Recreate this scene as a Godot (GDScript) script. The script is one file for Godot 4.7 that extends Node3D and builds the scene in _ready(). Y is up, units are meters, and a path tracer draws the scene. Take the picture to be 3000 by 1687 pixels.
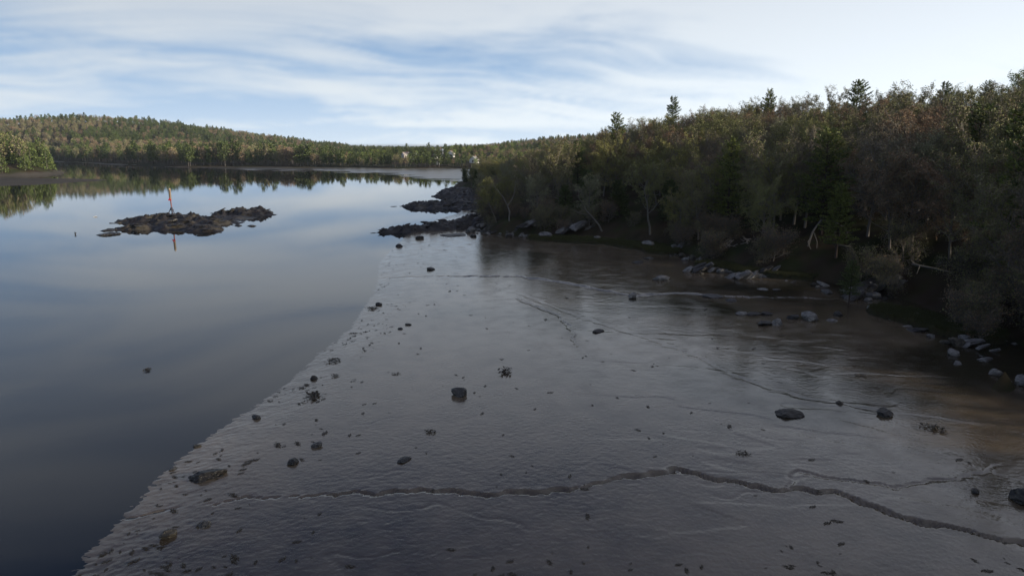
extends Node3D
# A tidal river at low water: mudflat in front, wooded slope beside it, ledge with a day beacon, wooded hills beyond.
# Plan positions are written as (x, d): d metres ahead of the viewpoint, so z = -d.

const EDGE := [[-40.0, -17.0], [23.0, -16.6], [28.0, -16.9], [32.0, -17.2], [37.0, -16.6], [44.0, -15.6], [52.0, -15.2], [60.0, -14.3], [74.0, -15.2], [86.0, -17.0], [95.0, -18.4], [120.0, -19.3], [132.0, -18.5], [150.0, -17.0], [165.0, -13.0], [200.0, -12.0], [220.0, -15.0], [260.0, -22.0], [300.0, -24.0]]
const SHORE := [[60.0, -60.0], [46.0, -10.0], [38.0, 20.0], [34.0, 40.0], [34.8, 45.0], [36.4, 52.0], [36.6, 60.0], [37.5, 66.0], [36.5, 72.0], [33.0, 79.0], [27.5, 84.0], [25.6, 94.0], [23.0, 107.0], [14.5, 115.0], [4.3, 120.0], [-5.0, 125.0], [-6.7, 150.0], [-9.5, 200.0], [-12.0, 225.0], [-20.0, 262.0], [-22.0, 310.0], [-14.0, 350.0], [-18.0, 420.0], [-33.0, 484.0], [-77.0, 478.0], [-125.0, 503.0], [-204.0, 522.0], [-248.0, 524.0], [-355.0, 622.0], [-503.0, 749.0], [-900.0, 930.0], [-2600.0, 1200.0]]
const FLAT := [[-700.0, 20.0], [-503.0, 26.0], [-355.0, 14.0], [-240.0, 14.0], [-204.0, 30.0], [-168.0, 50.0], [-125.0, 62.0], [-77.0, 78.0], [-47.0, 128.0], [-24.0, 150.0]]
const FAR_EDGE := [[-700.0, 860.0], [-485.0, 722.0], [-350.0, 612.0], [-240.0, 518.0], [-168.0, 465.0], [-123.0, 443.0], [-77.0, 412.0], [-47.0, 351.0], [-24.0, 318.0], [0.0, 300.0]]
const RILLS := [
	[0.17, 0.24, [[-18.0, 27.4], [-16.8, 27.8], [-14.1, 28.6], [-10.8, 29.3], [-7.2, 29.5], [-4.0, 29.4], [-1.2, 29.2], [2.1, 29.4], [3.6, 29.8], [4.6, 30.6], [6.4, 30.9], [8.1, 31.5], [9.1, 31.0], [10.6, 30.2], [12.4, 29.4], [14.5, 29.2], [15.4, 28.5], [16.2, 27.3], [17.6, 26.2], [18.9, 25.6], [20.2, 24.7], [24.0, 22.0]]],
	[0.5, 0.12, [[-16.9, 83.1], [-11.1, 83.4], [-5.3, 83.6], [0.6, 83.1], [5.2, 79.6], [9.3, 75.1], [11.6, 72.4], [13.0, 71.1], [17.5, 72.4], [21.0, 71.1], [23.2, 70.1], [27.1, 69.6], [32.8, 68.7]]],
	[0.28, 0.06, [[0.5, 70.5], [4.2, 63.6], [5.2, 57.9], [5.1, 53.1]]],
	[0.2, 0.04, [[12.4, 29.4], [13.1, 29.8], [14.0, 31.2], [14.7, 31.0], [15.6, 30.4], [16.9, 29.6], [18.7, 29.6], [20.9, 30.2], [24.0, 31.5]]],
	[0.4, 0.012, [[-0.5, 75.5], [6.0, 62.9], [10.4, 56.0], [13.8, 50.0], [15.3, 45.1], [17.9, 41.3], [22.0, 38.6]]],
]

class MB:
	var v := PackedVector3Array()
	var n := PackedVector3Array()
	var c := PackedColorArray()
	var u := PackedVector2Array()
	var i := PackedInt32Array()
	func tri(a: Vector3, b: Vector3, p: Vector3, col: Color) -> void:
		var nn := (p - a).cross(b - a)
		if nn.length_squared() < 1e-14: return
		nn = nn.normalized()
		var k := v.size()
		v.append(a); v.append(b); v.append(p)
		for j in 3: n.append(nn); c.append(col); i.append(k + j)
	func quad(a: Vector3, b: Vector3, p: Vector3, q: Vector3, col: Color) -> void:
		var nn := (p - a).cross(b - a)
		if nn.length_squared() < 1e-14: nn = (q - a).cross(p - a)
		nn = nn.normalized()
		var k := v.size()
		v.append(a); v.append(b); v.append(p); v.append(q)
		for j in 4: n.append(nn); c.append(col)
		for j in [0, 1, 2, 0, 2, 3]: i.append(k + j)
	func tube(a: Vector3, b: Vector3, ra: float, rb: float, sides: int, col: Color) -> void:
		var ax := (b - a).normalized()
		var e := ax.cross(Vector3.UP if absf(ax.y) < 0.9 else Vector3.RIGHT).normalized()
		var f := ax.cross(e)
		var k := v.size()
		for s in sides:
			var t := TAU * s / sides
			var o := e * cos(t) + f * sin(t)
			v.append(a + o * ra); v.append(b + o * rb)
			n.append(o); n.append(o); c.append(col); c.append(col)
		for s in sides:
			var p := k + s * 2
			var q := k + ((s + 1) % sides) * 2
			i.append(p); i.append(p + 1); i.append(q + 1)
			i.append(p); i.append(q + 1); i.append(q)
	func path(pts: Array, r0: float, r1: float, sides: int, col: Color) -> void:
		var m := pts.size() - 1
		for k in m: tube(pts[k], pts[k + 1], lerpf(r0, r1, float(k) / m), lerpf(r0, r1, (k + 1.0) / m), sides, col)
	func box(at: Vector3, size: Vector3, b: Basis, col: Color) -> void:
		var h := size / 2
		var p := []
		for k in 8: p.append(at + b * Vector3(h.x * (1 if k & 1 else -1), h.y * (1 if k & 2 else -1), h.z * (1 if k & 4 else -1)))
		for f in [[0, 2, 3, 1], [4, 5, 7, 6], [0, 1, 5, 4], [2, 6, 7, 3], [0, 4, 6, 2], [1, 3, 7, 5]]: quad(p[f[0]], p[f[3]], p[f[2]], p[f[1]], col)
	func mesh() -> ArrayMesh:
		var a := []
		a.resize(Mesh.ARRAY_MAX)
		a[Mesh.ARRAY_VERTEX] = v; a[Mesh.ARRAY_NORMAL] = n; a[Mesh.ARRAY_INDEX] = i
		if c.size() == v.size(): a[Mesh.ARRAY_COLOR] = c
		if u.size() == v.size(): a[Mesh.ARRAY_TEX_UV] = u
		var m := ArrayMesh.new()
		m.add_surface_from_arrays(Mesh.PRIMITIVE_TRIANGLES, a)
		return m

var rng := RandomNumberGenerator.new()
var n1 := FastNoiseLite.new()
var n2 := FastNoiseLite.new()
var n3 := FastNoiseLite.new()
var M := {}
var names := {}
var rocks := []
var slabs := []
var t0 := 0

func stage(s: String) -> void:
	print("%6d ms  %s" % [Time.get_ticks_msec() - t0, s])

func numbered(called: String) -> String:
	var k: int = names.get(called, 0)
	names[called] = k + 1
	return called if k == 0 else "%s_%03d" % [called, k]

func put(m: Mesh, called: String, mat: Material, parent: Node = null) -> MeshInstance3D:
	var o := MeshInstance3D.new()
	o.mesh = m
	o.material_override = mat
	if parent:
		o.name = called
		parent.add_child(o, true)
	else:
		o.name = numbered(called)
		add_child(o)
	return o

func tag(o: Node, label: String, category := "", group := "", kind := "") -> void:
	if label: o.set_meta("label", label)
	if category: o.set_meta("category", category)
	if group: o.set_meta("group", group)
	if kind: o.set_meta("kind", kind)

func thing(called: String, at: Vector3, turn: float, label: String, category: String, group := "") -> Node3D:
	var o := Node3D.new()
	o.name = numbered(called)
	add_child(o)
	o.position = at
	o.rotation.y = turn
	tag(o, label, category, group)
	return o

func along(table: Array, t: float) -> float:
	if t <= table[0][0]: return table[0][1]
	for k in table.size() - 1:
		if t < table[k + 1][0]: return lerpf(table[k][1], table[k + 1][1], (t - table[k][0]) / (table[k + 1][0] - table[k][0]))
	return table[-1][1]

func seg_dist(p: Vector2, a: Vector2, b: Vector2) -> float:
	var ab := b - a
	return p.distance_to(a + ab * clampf((p - a).dot(ab) / ab.length_squared(), 0.0, 1.0))

var shore_pts := PackedVector2Array()
var shore_poly := PackedVector2Array()
func inland(x: float, d: float) -> float:
	# metres inside (+) or outside (-) the shoreline
	var p := Vector2(x, d)
	var best := 1e9
	for k in shore_pts.size() - 1:
		var a := shore_pts[k]
		var b := shore_pts[k + 1]
		best = minf(best, seg_dist(p, a, b))
	return best if Geometry2D.is_point_in_polygon(p, shore_poly) else -best

func mud_base(x: float, d: float) -> float:
	var e := x - along(EDGE, d)
	return clampf(e * 0.012 + clampf(e, -3.0, 3.0) * 0.03, -1.2, 0.75)

func hill(x: float, d: float) -> float:
	var h := 0.0
	for g in [[-660.0, 1100.0, 235.0, 300.0, 47.0], [-400.0, 1080.0, 170.0, 280.0, 6.0], [90.0, 880.0, 140.0, 220.0, 16.0], [380.0, 800.0, 220.0, 240.0, 12.0], [-58.0, 575.0, 60.0, 50.0, 5.0]]:
		h += g[4] * exp(-pow((x - g[0]) / g[2], 2.0) - pow((d - g[1]) / g[3], 2.0))
	return h

func land(x: float, d: float, s: float) -> float:
	var base := clampf(0.6 - maxf(0.0, d - 300.0) * 0.001, 0.3, 0.6)
	if s < 0.0: return base - 0.25 + s * 0.16
	var f := 1.0 - 0.94 * smoothstep(185.0, 330.0, d)
	var gentle := smoothstep(40.0, 52.0, d) * (1.0 - smoothstep(74.0, 82.0, d))
	var h := base - 0.25 + smoothstep(0.0, 3.0 + 6.0 * gentle, s) * 1.3
	h += f * 15.0 * (1.0 - exp(-maxf(0.0, s - 2.0 - 3.0 * gentle) / 46.0))
	h += hill(x, d) * smoothstep(0.0, 60.0, s) + minf(s * 0.006, 3.0) * (1.0 - f)
	return h + n2.get_noise_2d(x * 0.6, d * 0.6) * minf(1.0, s * 0.15)

func ground(x: float, d: float) -> float:
	var s := inland(x, d)
	return land(x, d, s) if s > 0.0 else maxf(land(x, d, s), mud_base(x, d))

# ---------------------------------------------------------------- materials
func noise_tex(freq: float, size: int, seed_: int, normal := false, bump := 4.0, lo := -1.0, hi := -1.0, octaves := 4) -> NoiseTexture2D:
	var f := FastNoiseLite.new()
	f.noise_type = FastNoiseLite.TYPE_SIMPLEX_SMOOTH
	f.seed = seed_
	f.frequency = freq
	f.fractal_octaves = octaves
	var t := NoiseTexture2D.new()
	t.width = size
	t.height = size
	t.seamless = true
	t.noise = f
	t.as_normal_map = normal
	t.bump_strength = bump
	if lo >= 0.0:
		var g := Gradient.new()
		g.set_color(0, Color(lo, lo, lo))
		g.set_color(1, Color(hi, hi, hi))
		t.color_ramp = g
	return t

func mat(called: String, rough: float, spec := 0.5, vcol := true) -> StandardMaterial3D:
	var m := StandardMaterial3D.new()
	m.resource_name = called
	m.roughness = rough
	m.metallic_specular = spec
	m.vertex_color_use_as_albedo = vcol
	m.cull_mode = BaseMaterial3D.CULL_DISABLED
	M[called] = m
	return m

func flat(called: String, col: Color, rough: float, spec := 0.5) -> StandardMaterial3D:
	var m := mat(called, rough, spec, false)
	m.albedo_color = col.linear_to_srgb()
	return m

func materials() -> void:
	var m := mat("mud", 0.34, 0.56)
	m.normal_enabled = true
	m.normal_texture = noise_tex(0.05, 1024, 11, true, 5.0)
	m.normal_scale = 0.08
	m.roughness = 1.0
	m.roughness_texture = noise_tex(0.005, 1024, 12, false, 1.0, 0.06, 0.24)
	m = mat("far_mud", 0.3, 0.45)
	m.normal_enabled = true
	m.normal_texture = M.mud.normal_texture
	m.normal_scale = 0.2
	m = flat("water", Color(0.006, 0.0075, 0.009), 0.012, 0.38)
	m.normal_enabled = true
	m.normal_texture = noise_tex(0.012, 512, 21, true, 3.0)
	m.normal_scale = 0.03
	m = mat("rock", 0.8, 0.4)
	m.uv1_triplanar = true
	m.uv1_scale = Vector3(0.5, 0.5, 0.5)
	m.normal_enabled = true
	m.normal_texture = noise_tex(0.02, 512, 31, true, 8.0)
	m.normal_scale = 1.0
	m.albedo_texture = noise_tex(0.02, 512, 32, false, 1.0, 0.55, 1.0)
	m = mat("wet_rock", 0.5, 0.45)
	m.uv1_triplanar = true
	m.uv1_scale = Vector3(0.4, 0.4, 0.4)
	m.normal_enabled = true
	m.normal_texture = M.rock.normal_texture
	m.albedo_texture = M.rock.albedo_texture
	mat("soil", 0.95, 0.2)
	m = mat("leaf", 0.7, 0.3)
	m.backlight = Color(0.8, 0.8, 0.8)
	m = mat("needle", 0.6, 0.35)
	m.backlight = Color(0.25, 0.25, 0.25)
	mat("bark", 0.9, 0.2)
	m = mat("weed", 0.5, 0.4)
	mat("paint", 0.6, 0.4)
	m = flat("glass", Color(0.02, 0.025, 0.03), 0.05, 0.5)

# ---------------------------------------------------------------- sky
var fa := FastNoiseLite.new()
var fb := FastNoiseLite.new()
var fw := FastNoiseLite.new()
func sky_noise(seed_: int) -> void:
	fa.seed = seed_
	fa.frequency = 0.55
	fa.fractal_octaves = 6
	fa.fractal_gain = 0.5
	fb.seed = seed_ + 100
	fb.frequency = 0.16
	fb.fractal_octaves = 3
	fw.seed = seed_ + 200
	fw.frequency = 0.25
	fw.fractal_octaves = 3

func sky_color(dx: float, sy: float, dz: float) -> Vector3:
	# thin high cloud in wind-drawn streaks, thickening towards the sun's side (+x)
	var zen := pow(1.0 - sy, 3.0)
	var low := pow(1.0 - sy, 12.0)
	var k := 1.0 / (sy + 0.13)
	var px := dx * k
	var pz := dz * k
	var wx := fw.get_noise_2d(px * 1.3, pz * 1.3)
	var wy := fw.get_noise_2d(px * 1.3 + 70.0, pz * 1.3)
	var a := fa.get_noise_2d(px * 0.9 + pz * 0.35 + wx * 0.7, pz * 1.7 - px * 0.65 + wy * 1.3)
	var f := fa.get_noise_2d((px * 0.9 + pz * 0.35 + wx) * 3.0, (pz * 1.7 - px * 0.65 + wy) * 5.0)
	var b := fb.get_noise_2d(px * 1.5 + 31.0, pz * 2.2 + 7.0)
	var toward := clampf(dx * 0.5 + 0.5, 0.0, 1.0)
	var cover := 0.70 + a * 0.46 + b * 0.66 + f * 0.24 + 0.16 * smoothstep(0.07, 0.2, sy) + (toward - 0.42) * 1.25 - smoothstep(0.28, 0.6, sy) * 0.6
	cover = smoothstep(-0.12, 1.08, cover)
	cover = maxf(cover, low * 0.72)
	var blue := Vector3(0.070, 0.095, 0.20).lerp(Vector3(0.31, 0.53, 0.82), zen)
	var cloud := Vector3(0.36, 0.38, 0.46).lerp(Vector3(0.82, 0.90, 0.94), zen)
	cloud = cloud * (0.90 + 0.55 * toward * toward) + Vector3(0.03, 0.008, 0.0) * low
	return blue.lerp(cloud, cover * 0.95) * 0.70

func make_sky() -> ImageTexture:
	var w := 2048
	var h := 1024
	var im := Image.create(w, h, false, Image.FORMAT_RGBF)
	im.fill(Color(0.16, 0.17, 0.18))
	sky_noise(13)
	for y in h / 2 + 4:
		var el := (0.5 - (y + 0.5) / h) * PI
		var sy := maxf(sin(el), 0.0)
		var ce := cos(el)
		for x in w:
			var az := (x + 0.5) / w * TAU
			var c := sky_color(sin(az) * ce, sy, cos(az) * ce)
			im.set_pixel(x, y, Color(c.x, c.y, c.z))
	return ImageTexture.create_from_image(im)

# ---------------------------------------------------------------- grids
func grid(xs: PackedFloat32Array, ds: PackedFloat32Array, hs: PackedFloat32Array, cs: PackedColorArray, tile: float, keep: PackedByteArray = PackedByteArray()) -> ArrayMesh:
	var w := xs.size()
	var h := ds.size()
	var b := MB.new()
	b.v.resize(w * h); b.n.resize(w * h); b.u.resize(w * h)
	b.c = cs
	for j in h:
		for i in w:
			var k := j * w + i
			b.v[k] = Vector3(xs[i], hs[k], -ds[j])
			b.u[k] = Vector2(xs[i], ds[j]) / tile
			var i0 := maxi(i - 1, 0)
			var i1 := mini(i + 1, w - 1)
			var j0 := maxi(j - 1, 0)
			var j1 := mini(j + 1, h - 1)
			b.n[k] = Vector3(-(hs[j * w + i1] - hs[j * w + i0]) / (xs[i1] - xs[i0]), 1.0, (hs[j1 * w + i] - hs[j0 * w + i]) / (ds[j1] - ds[j0])).normalized()
	for j in h - 1:
		for i in w - 1:
			var k := j * w + i
			if keep.size() and not (keep[k] or keep[k + 1] or keep[k + w] or keep[k + w + 1]): continue
			b.i.append(k); b.i.append(k + w); b.i.append(k + w + 1)
			b.i.append(k); b.i.append(k + w + 1); b.i.append(k + 1)
	return b.mesh()

func spaced(a: float, b: float, s0: float, s1: float) -> PackedFloat32Array:
	var out := PackedFloat32Array()
	var t := a
	while t < b - 0.4 * minf(s0, s1):
		out.append(t)
		t += lerpf(s0, s1, clampf((t - a) / (b - a), 0.0, 1.0))
	out.append(b)
	return out

func mudflat() -> void:
	var xs := spaced(-30.0, -21.0, 1.2, 0.3)
	xs.remove_at(xs.size() - 1)
	xs.append_array(spaced(-21.0, 26.0, 0.17, 0.17))
	xs.remove_at(xs.size() - 1)
	xs.append_array(spaced(26.0, 62.0, 0.2, 1.6))
	var ds := spaced(-40.0, 21.0, 4.0, 0.4)
	ds.remove_at(ds.size() - 1)
	ds.append_array(spaced(21.0, 48.0, 0.085, 0.13))
	ds.remove_at(ds.size() - 1)
	ds.append_array(spaced(48.0, 126.0, 0.13, 0.55))
	ds.remove_at(ds.size() - 1)
	ds.append_array(spaced(126.0, 330.0, 0.7, 5.0))
	var w := xs.size()
	var hs := PackedFloat32Array()
	var cs := PackedColorArray()
	var keep := PackedByteArray()
	hs.resize(w * ds.size()); cs.resize(w * ds.size()); keep.resize(w * ds.size())
	var boxes := []
	for r in RILLS:
		var pts := PackedVector2Array()
		for p in r[2]: pts.append(Vector2(p[0], p[1]))
		boxes.append(pts)
	for j in ds.size():
		var d := ds[j]
		var edge := along(EDGE, d)
		var far := smoothstep(55.0, 100.0, d)
		for i in w:
			var x := xs[i]
			var k := j * w + i
			var e := x - edge
			var h := mud_base(x, d)
			keep[k] = 1 if e > -8.0 and x < 40.0 + maxf(0.0, (60.0 - d) * 0.4) else 0
			if keep[k] == 0:
				hs[k] = h
				cs[k] = Color(0.05, 0.045, 0.04)
				continue
			var wet := 1.0 - smoothstep(0.0, 7.0, e)
			# broad undulation
			h += n1.get_noise_2d(x * 0.9, d * 0.9) * 0.02 + n2.get_noise_2d(x * 1.1, d * 2.6) * 0.005
			# ripples: crests lie across the view, broken and bent
			var wob := n1.get_noise_2d(x * 3.0 + 40.0, d * 3.0)
			var zone := clampf(0.55 + n1.get_noise_2d(x * 0.8 + 200.0, d * 1.4 - 90.0) * 1.5, 0.12, 1.0)
			var smooth_ := smoothstep(30.0, 48.0, d) * (1.0 - smoothstep(-2.0, 9.0, x - (d - 60.0) * 0.05))
			zone *= 1.0 - 0.75 * smooth_
			var rip := n3.get_noise_2d(x * 13.0 + wob * 9.0, d * 46.0 + wob * 16.0 + x * 4.0)
			h += (1.0 - absf(rip) * 2.0) * 0.0045 * zone * (1.0 - far * 0.8)
			h += n3.get_noise_2d(x * 36.0 + 9.0, d * 44.0) * 0.003 * (1.0 - smooth_ * 0.7) * (1.0 - far)
			var rip2 := n3.get_noise_2d(x * 4.0 + wob * 8.0 + 77.0, d * 14.0 + wob * 10.0 + x * 2.0)
			h += (1.0 - absf(rip2) * 2.0) * 0.0035 * smoothstep(36.0, 46.0, d) * smoothstep(0.0, 9.0, x) * (1.0 - 0.6 * far) * clampf(zone * 1.3, 0.3, 1.0)
			# lumps and drainage scallops along the water's edge
			if wet > 0.0:
				h += (n3.get_noise_2d(x * 34.0, d * 44.0) * 0.011 + n2.get_noise_2d(x * 12.0, d * 16.0) * 0.012) * wet
			# little scarps and slumps on the upper flat
			var sc := n1.get_noise_2d(x * 2.0 - 70.0, d * 4.5 + 15.0 + x * 1.2)
			h += smoothstep(0.02, 0.07, sc) * 0.012 * smoothstep(2.0, 9.0, x)
			# hairline drainage cracks
			var vein := 1.0 - absf(n1.get_noise_2d(x * 2.6 + 11.0, d * 4.2 + x)) * 5.0
			h -= 0.012 * smoothstep(0.86, 1.0, vein) * (1.0 - smooth_ * 0.8) * smoothstep(0.0, 0.3, n2.get_noise_2d(x * 1.5 + 60.0, d * 1.5))
			# rills cut by draining water
			var p := Vector2(x + n2.get_noise_2d(x * 9.0, d * 9.0) * 0.25, d + n2.get_noise_2d(x * 9.0 + 50.0, d * 9.0) * 0.5 + n3.get_noise_2d(x * 38.0, d * 6.0) * 0.05)
			for r in RILLS.size():
				var pts: PackedVector2Array = boxes[r]
				var wid: float = RILLS[r][0] * (1.0 + n2.get_noise_2d(x * 5.0 + 120.0, d * 5.0) * 1.1) * (lerpf(0.35, 1.15, smoothstep(-13.0, 1.0, x)) if r == 0 else 1.0)
				var t := 9.0
				for q in pts.size() - 1:
					if x < minf(pts[q].x, pts[q + 1].x) - 2.0 or x > maxf(pts[q].x, pts[q + 1].x) + 2.0 or d < minf(pts[q].y, pts[q + 1].y) - 2.0 or d > maxf(pts[q].y, pts[q + 1].y) + 2.0: continue
					t = minf(t, seg_dist(p, pts[q], pts[q + 1]) / wid)
				if t < 2.2:
					var deep: float = RILLS[r][1] * lerpf(0.3, 1.0, smoothstep(-13.0, -4.0, x))
					h += -deep * (1.0 - smoothstep(0.1, 0.8, t)) + (0.006 + 0.01 * n3.get_noise_2d(x * 24.0, d * 24.0)) * exp(-pow((t - 1.1) / 0.4, 2.0))
			hs[k] = h
			var tone := 0.9 + n1.get_noise_2d(x * 1.6, d * 1.6 + 300.0) * 0.5 + n3.get_noise_2d(x * 8.0, d * 8.0) * 0.2
			var algae_shade := smoothstep(0.0, 0.35, n1.get_noise_2d(x * 1.1 + 500.0, d * 1.1) + 0.012 * (x - 8.0) - 0.5 * (1.0 - smoothstep(34.0, 50.0, d)) * (1.0 - smoothstep(13.0, 20.0, x)))
			cs[k] = Color(0.104, 0.081, 0.056).lerp(Color(0.026, 0.022, 0.014), algae_shade) * tone  # olive film, darkened further to paint in the wood's reflection and shade
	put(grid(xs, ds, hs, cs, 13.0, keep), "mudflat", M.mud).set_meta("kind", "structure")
	stage("mudflat %d" % (w * ds.size()))

func far_mudflat() -> void:
	var xs := spaced(-760.0, 0.0, 6.0, 2.5)
	var ds := spaced(296.0, 900.0, 1.6, 6.0)
	var w := xs.size()
	var hs := PackedFloat32Array()
	var cs := PackedColorArray()
	var keep := PackedByteArray()
	hs.resize(w * ds.size()); cs.resize(w * ds.size()); keep.resize(w * ds.size())
	for j in ds.size():
		for i in w:
			var k := j * w + i
			var x := xs[i]
			var d := ds[j]
			var s := inland(x, d)
			var wid := along(FLAT, x) * (1.0 + n2.get_noise_2d(x * 0.25, d * 0.25 + 90.0) * 0.5)
			var h := clampf((d - along(FAR_EDGE, x) + n1.get_noise_2d(x * 0.8, d * 0.8) * 22.0) * 0.008, -0.7, 0.38)
			h += n2.get_noise_2d(x * 0.35, d * 1.0) * 0.16 + n3.get_noise_2d(x * 0.7, d * 2.0) * 0.08
			hs[k] = clampf(h, -1.0, 1.0)
			keep[k] = 1 if s < 14.0 and h > -0.5 else 0
			var tan_ := smoothstep(0.62, 0.86, 1.0 + s / wid + n2.get_noise_2d(x * 0.8, d * 0.8) * 0.15)
			cs[k] = Color(0.038, 0.035, 0.034).lerp(Color(0.085, 0.068, 0.045), tan_)
	put(grid(xs, ds, hs, cs, 7.0, keep), "far_mudflat", M.far_mud).set_meta("kind", "structure")

func litter(x: float, d: float) -> Color:
	var a := n1.get_noise_2d(x * 2.0, d * 2.0) + n3.get_noise_2d(x * 6.0, d * 6.0) * 0.6
	return Color(0.040, 0.031, 0.021).lerp(Color(0.030, 0.034, 0.014), smoothstep(-0.1, 0.35, a)) * (0.9 + 0.3 * n3.get_noise_2d(x * 15.0, d * 15.0))

func terrain() -> void:
	var xs := spaced(-34.0, 60.0, 1.0, 1.4)
	xs.remove_at(xs.size() - 1)
	xs.append_array(spaced(60.0, 260.0, 1.8, 9.0))
	var ds := spaced(-60.0, 30.0, 8.0, 1.5)
	ds.remove_at(ds.size() - 1)
	ds.append_array(spaced(30.0, 150.0, 1.0, 1.6))
	ds.remove_at(ds.size() - 1)
	ds.append_array(spaced(150.0, 460.0, 1.8, 6.0))
	var w := xs.size()
	var hs := PackedFloat32Array()
	var cs := PackedColorArray()
	var keep := PackedByteArray()
	hs.resize(w * ds.size()); cs.resize(w * ds.size()); keep.resize(w * ds.size())
	for j in ds.size():
		for i in w:
			var k := j * w + i
			var s := inland(xs[i], ds[j])
			hs[k] = land(xs[i], ds[j], s) + n3.get_noise_2d(xs[i] * 5.0, ds[j] * 5.0) * 0.12
			keep[k] = 1 if s > -5.0 else 0
			cs[k] = litter(xs[i], ds[j])
	put(grid(xs, ds, hs, cs, 6.0, keep), "wooded_hillside", M.soil).set_meta("kind", "structure")
	xs = spaced(-2600.0, -700.0, 60.0, 16.0)
	xs.remove_at(xs.size() - 1)
	xs.append_array(spaced(-700.0, 500.0, 12.0, 12.0))
	xs.remove_at(xs.size() - 1)
	xs.append_array(spaced(500.0, 2200.0, 16.0, 80.0))
	ds = spaced(-300.0, 440.0, 60.0, 16.0)
	ds.remove_at(ds.size() - 1)
	ds.append_array(spaced(440.0, 1500.0, 10.0, 20.0))
	ds.remove_at(ds.size() - 1)
	ds.append_array(spaced(1500.0, 3400.0, 30.0, 120.0))
	w = xs.size()
	hs = PackedFloat32Array()
	cs = PackedColorArray()
	keep = PackedByteArray()
	hs.resize(w * ds.size()); cs.resize(w * ds.size()); keep.resize(w * ds.size())
	for j in ds.size():
		for i in w:
			var k := j * w + i
			var s := inland(xs[i], ds[j])
			var h := land(xs[i], ds[j], s)
			var near := ds[j] < 440.0 and xs[i] > -40.0 and xs[i] < 240.0
			hs[k] = h - (5.0 if near else 0.0)
			keep[k] = 1 if s > -30.0 and not (near and ds[j] > -40.0 and ds[j] < 415.0 and xs[i] < 215.0) else 0
			cs[k] = litter(xs[i], ds[j])
	put(grid(xs, ds, hs, cs, 6.0, keep), "far_hills", M.soil).set_meta("kind", "structure")
	stage("terrain")

func headland_h(x: float, d: float) -> float:
	# a wooded point on the opposite bank, with a mud spit at its foot
	var q := Vector2((x + 372.0) / 118.0, (d - 392.0) / 62.0)
	var r := 1.0 - q.length() + n2.get_noise_2d(x * 0.5, d * 0.5) * 0.08
	var sp := seg_dist(Vector2(x, d), Vector2(-290.0, 342.0), Vector2(-206.0, 320.0))
	var spit := 1.2 - sp * 0.055
	var sp2 := seg_dist(Vector2(x, d), Vector2(-330.0, 330.0), Vector2(-215.0, 298.0))
	spit = maxf(spit, 1.0 - sp2 * 0.035)
	return maxf(-0.8 + minf(r * 34.0, 15.0), spit - 0.25 + n3.get_noise_2d(x * 2.0, d * 2.0) * 0.1)

func headland() -> void:
	var xs := spaced(-520.0, -170.0, 3.0, 2.0)
	var ds := spaced(240.0, 520.0, 2.0, 3.0)
	var w := xs.size()
	var hs := PackedFloat32Array()
	var cs := PackedColorArray()
	var keep := PackedByteArray()
	hs.resize(w * ds.size()); cs.resize(w * ds.size()); keep.resize(w * ds.size())
	for j in ds.size():
		for i in w:
			var k := j * w + i
			var h := headland_h(xs[i], ds[j])
			hs[k] = h
			keep[k] = 1 if h > -0.5 else 0
			var a := smoothstep(1.1, 1.5, h + n3.get_noise_2d(xs[i] * 3.0, ds[j] * 3.0) * 0.5)
			cs[k] = Color(0.050, 0.046, 0.043).lerp(litter(xs[i], ds[j]), a)
	put(grid(xs, ds, hs, cs, 6.0, keep), "headland", M.soil).set_meta("kind", "structure")

# ---------------------------------------------------------------- rocks
func ico(sub: int) -> Array:
	var t := (1.0 + sqrt(5.0)) / 2.0
	var v := []
	for p in [[-1, t, 0], [1, t, 0], [-1, -t, 0], [1, -t, 0], [0, -1, t], [0, 1, t], [0, -1, -t], [0, 1, -t], [t, 0, -1], [t, 0, 1], [-t, 0, -1], [-t, 0, 1]]: v.append(Vector3(p[0], p[1], p[2]).normalized())
	var f := [[0, 11, 5], [0, 5, 1], [0, 1, 7], [0, 7, 10], [0, 10, 11], [1, 5, 9], [5, 11, 4], [11, 10, 2], [10, 7, 6], [7, 1, 8], [3, 9, 4], [3, 4, 2], [3, 2, 6], [3, 6, 8], [3, 8, 9], [4, 9, 5], [2, 4, 11], [6, 2, 10], [8, 6, 7], [9, 8, 1]]
	for s in sub:
		var g := []
		var mid := {}
		for q in f:
			var m := []
			for e in 3:
				var a: int = q[e]
				var b: int = q[(e + 1) % 3]
				var key := mini(a, b) * 100000 + maxi(a, b)
				if not mid.has(key):
					mid[key] = v.size()
					v.append(((v[a] + v[b]) / 2.0).normalized())
				m.append(mid[key])
			g.append([q[0], m[0], m[2]]); g.append([q[1], m[1], m[0]]); g.append([q[2], m[2], m[1]]); g.append([m[0], m[1], m[2]])
		f = g
	return [v, f]

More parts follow.
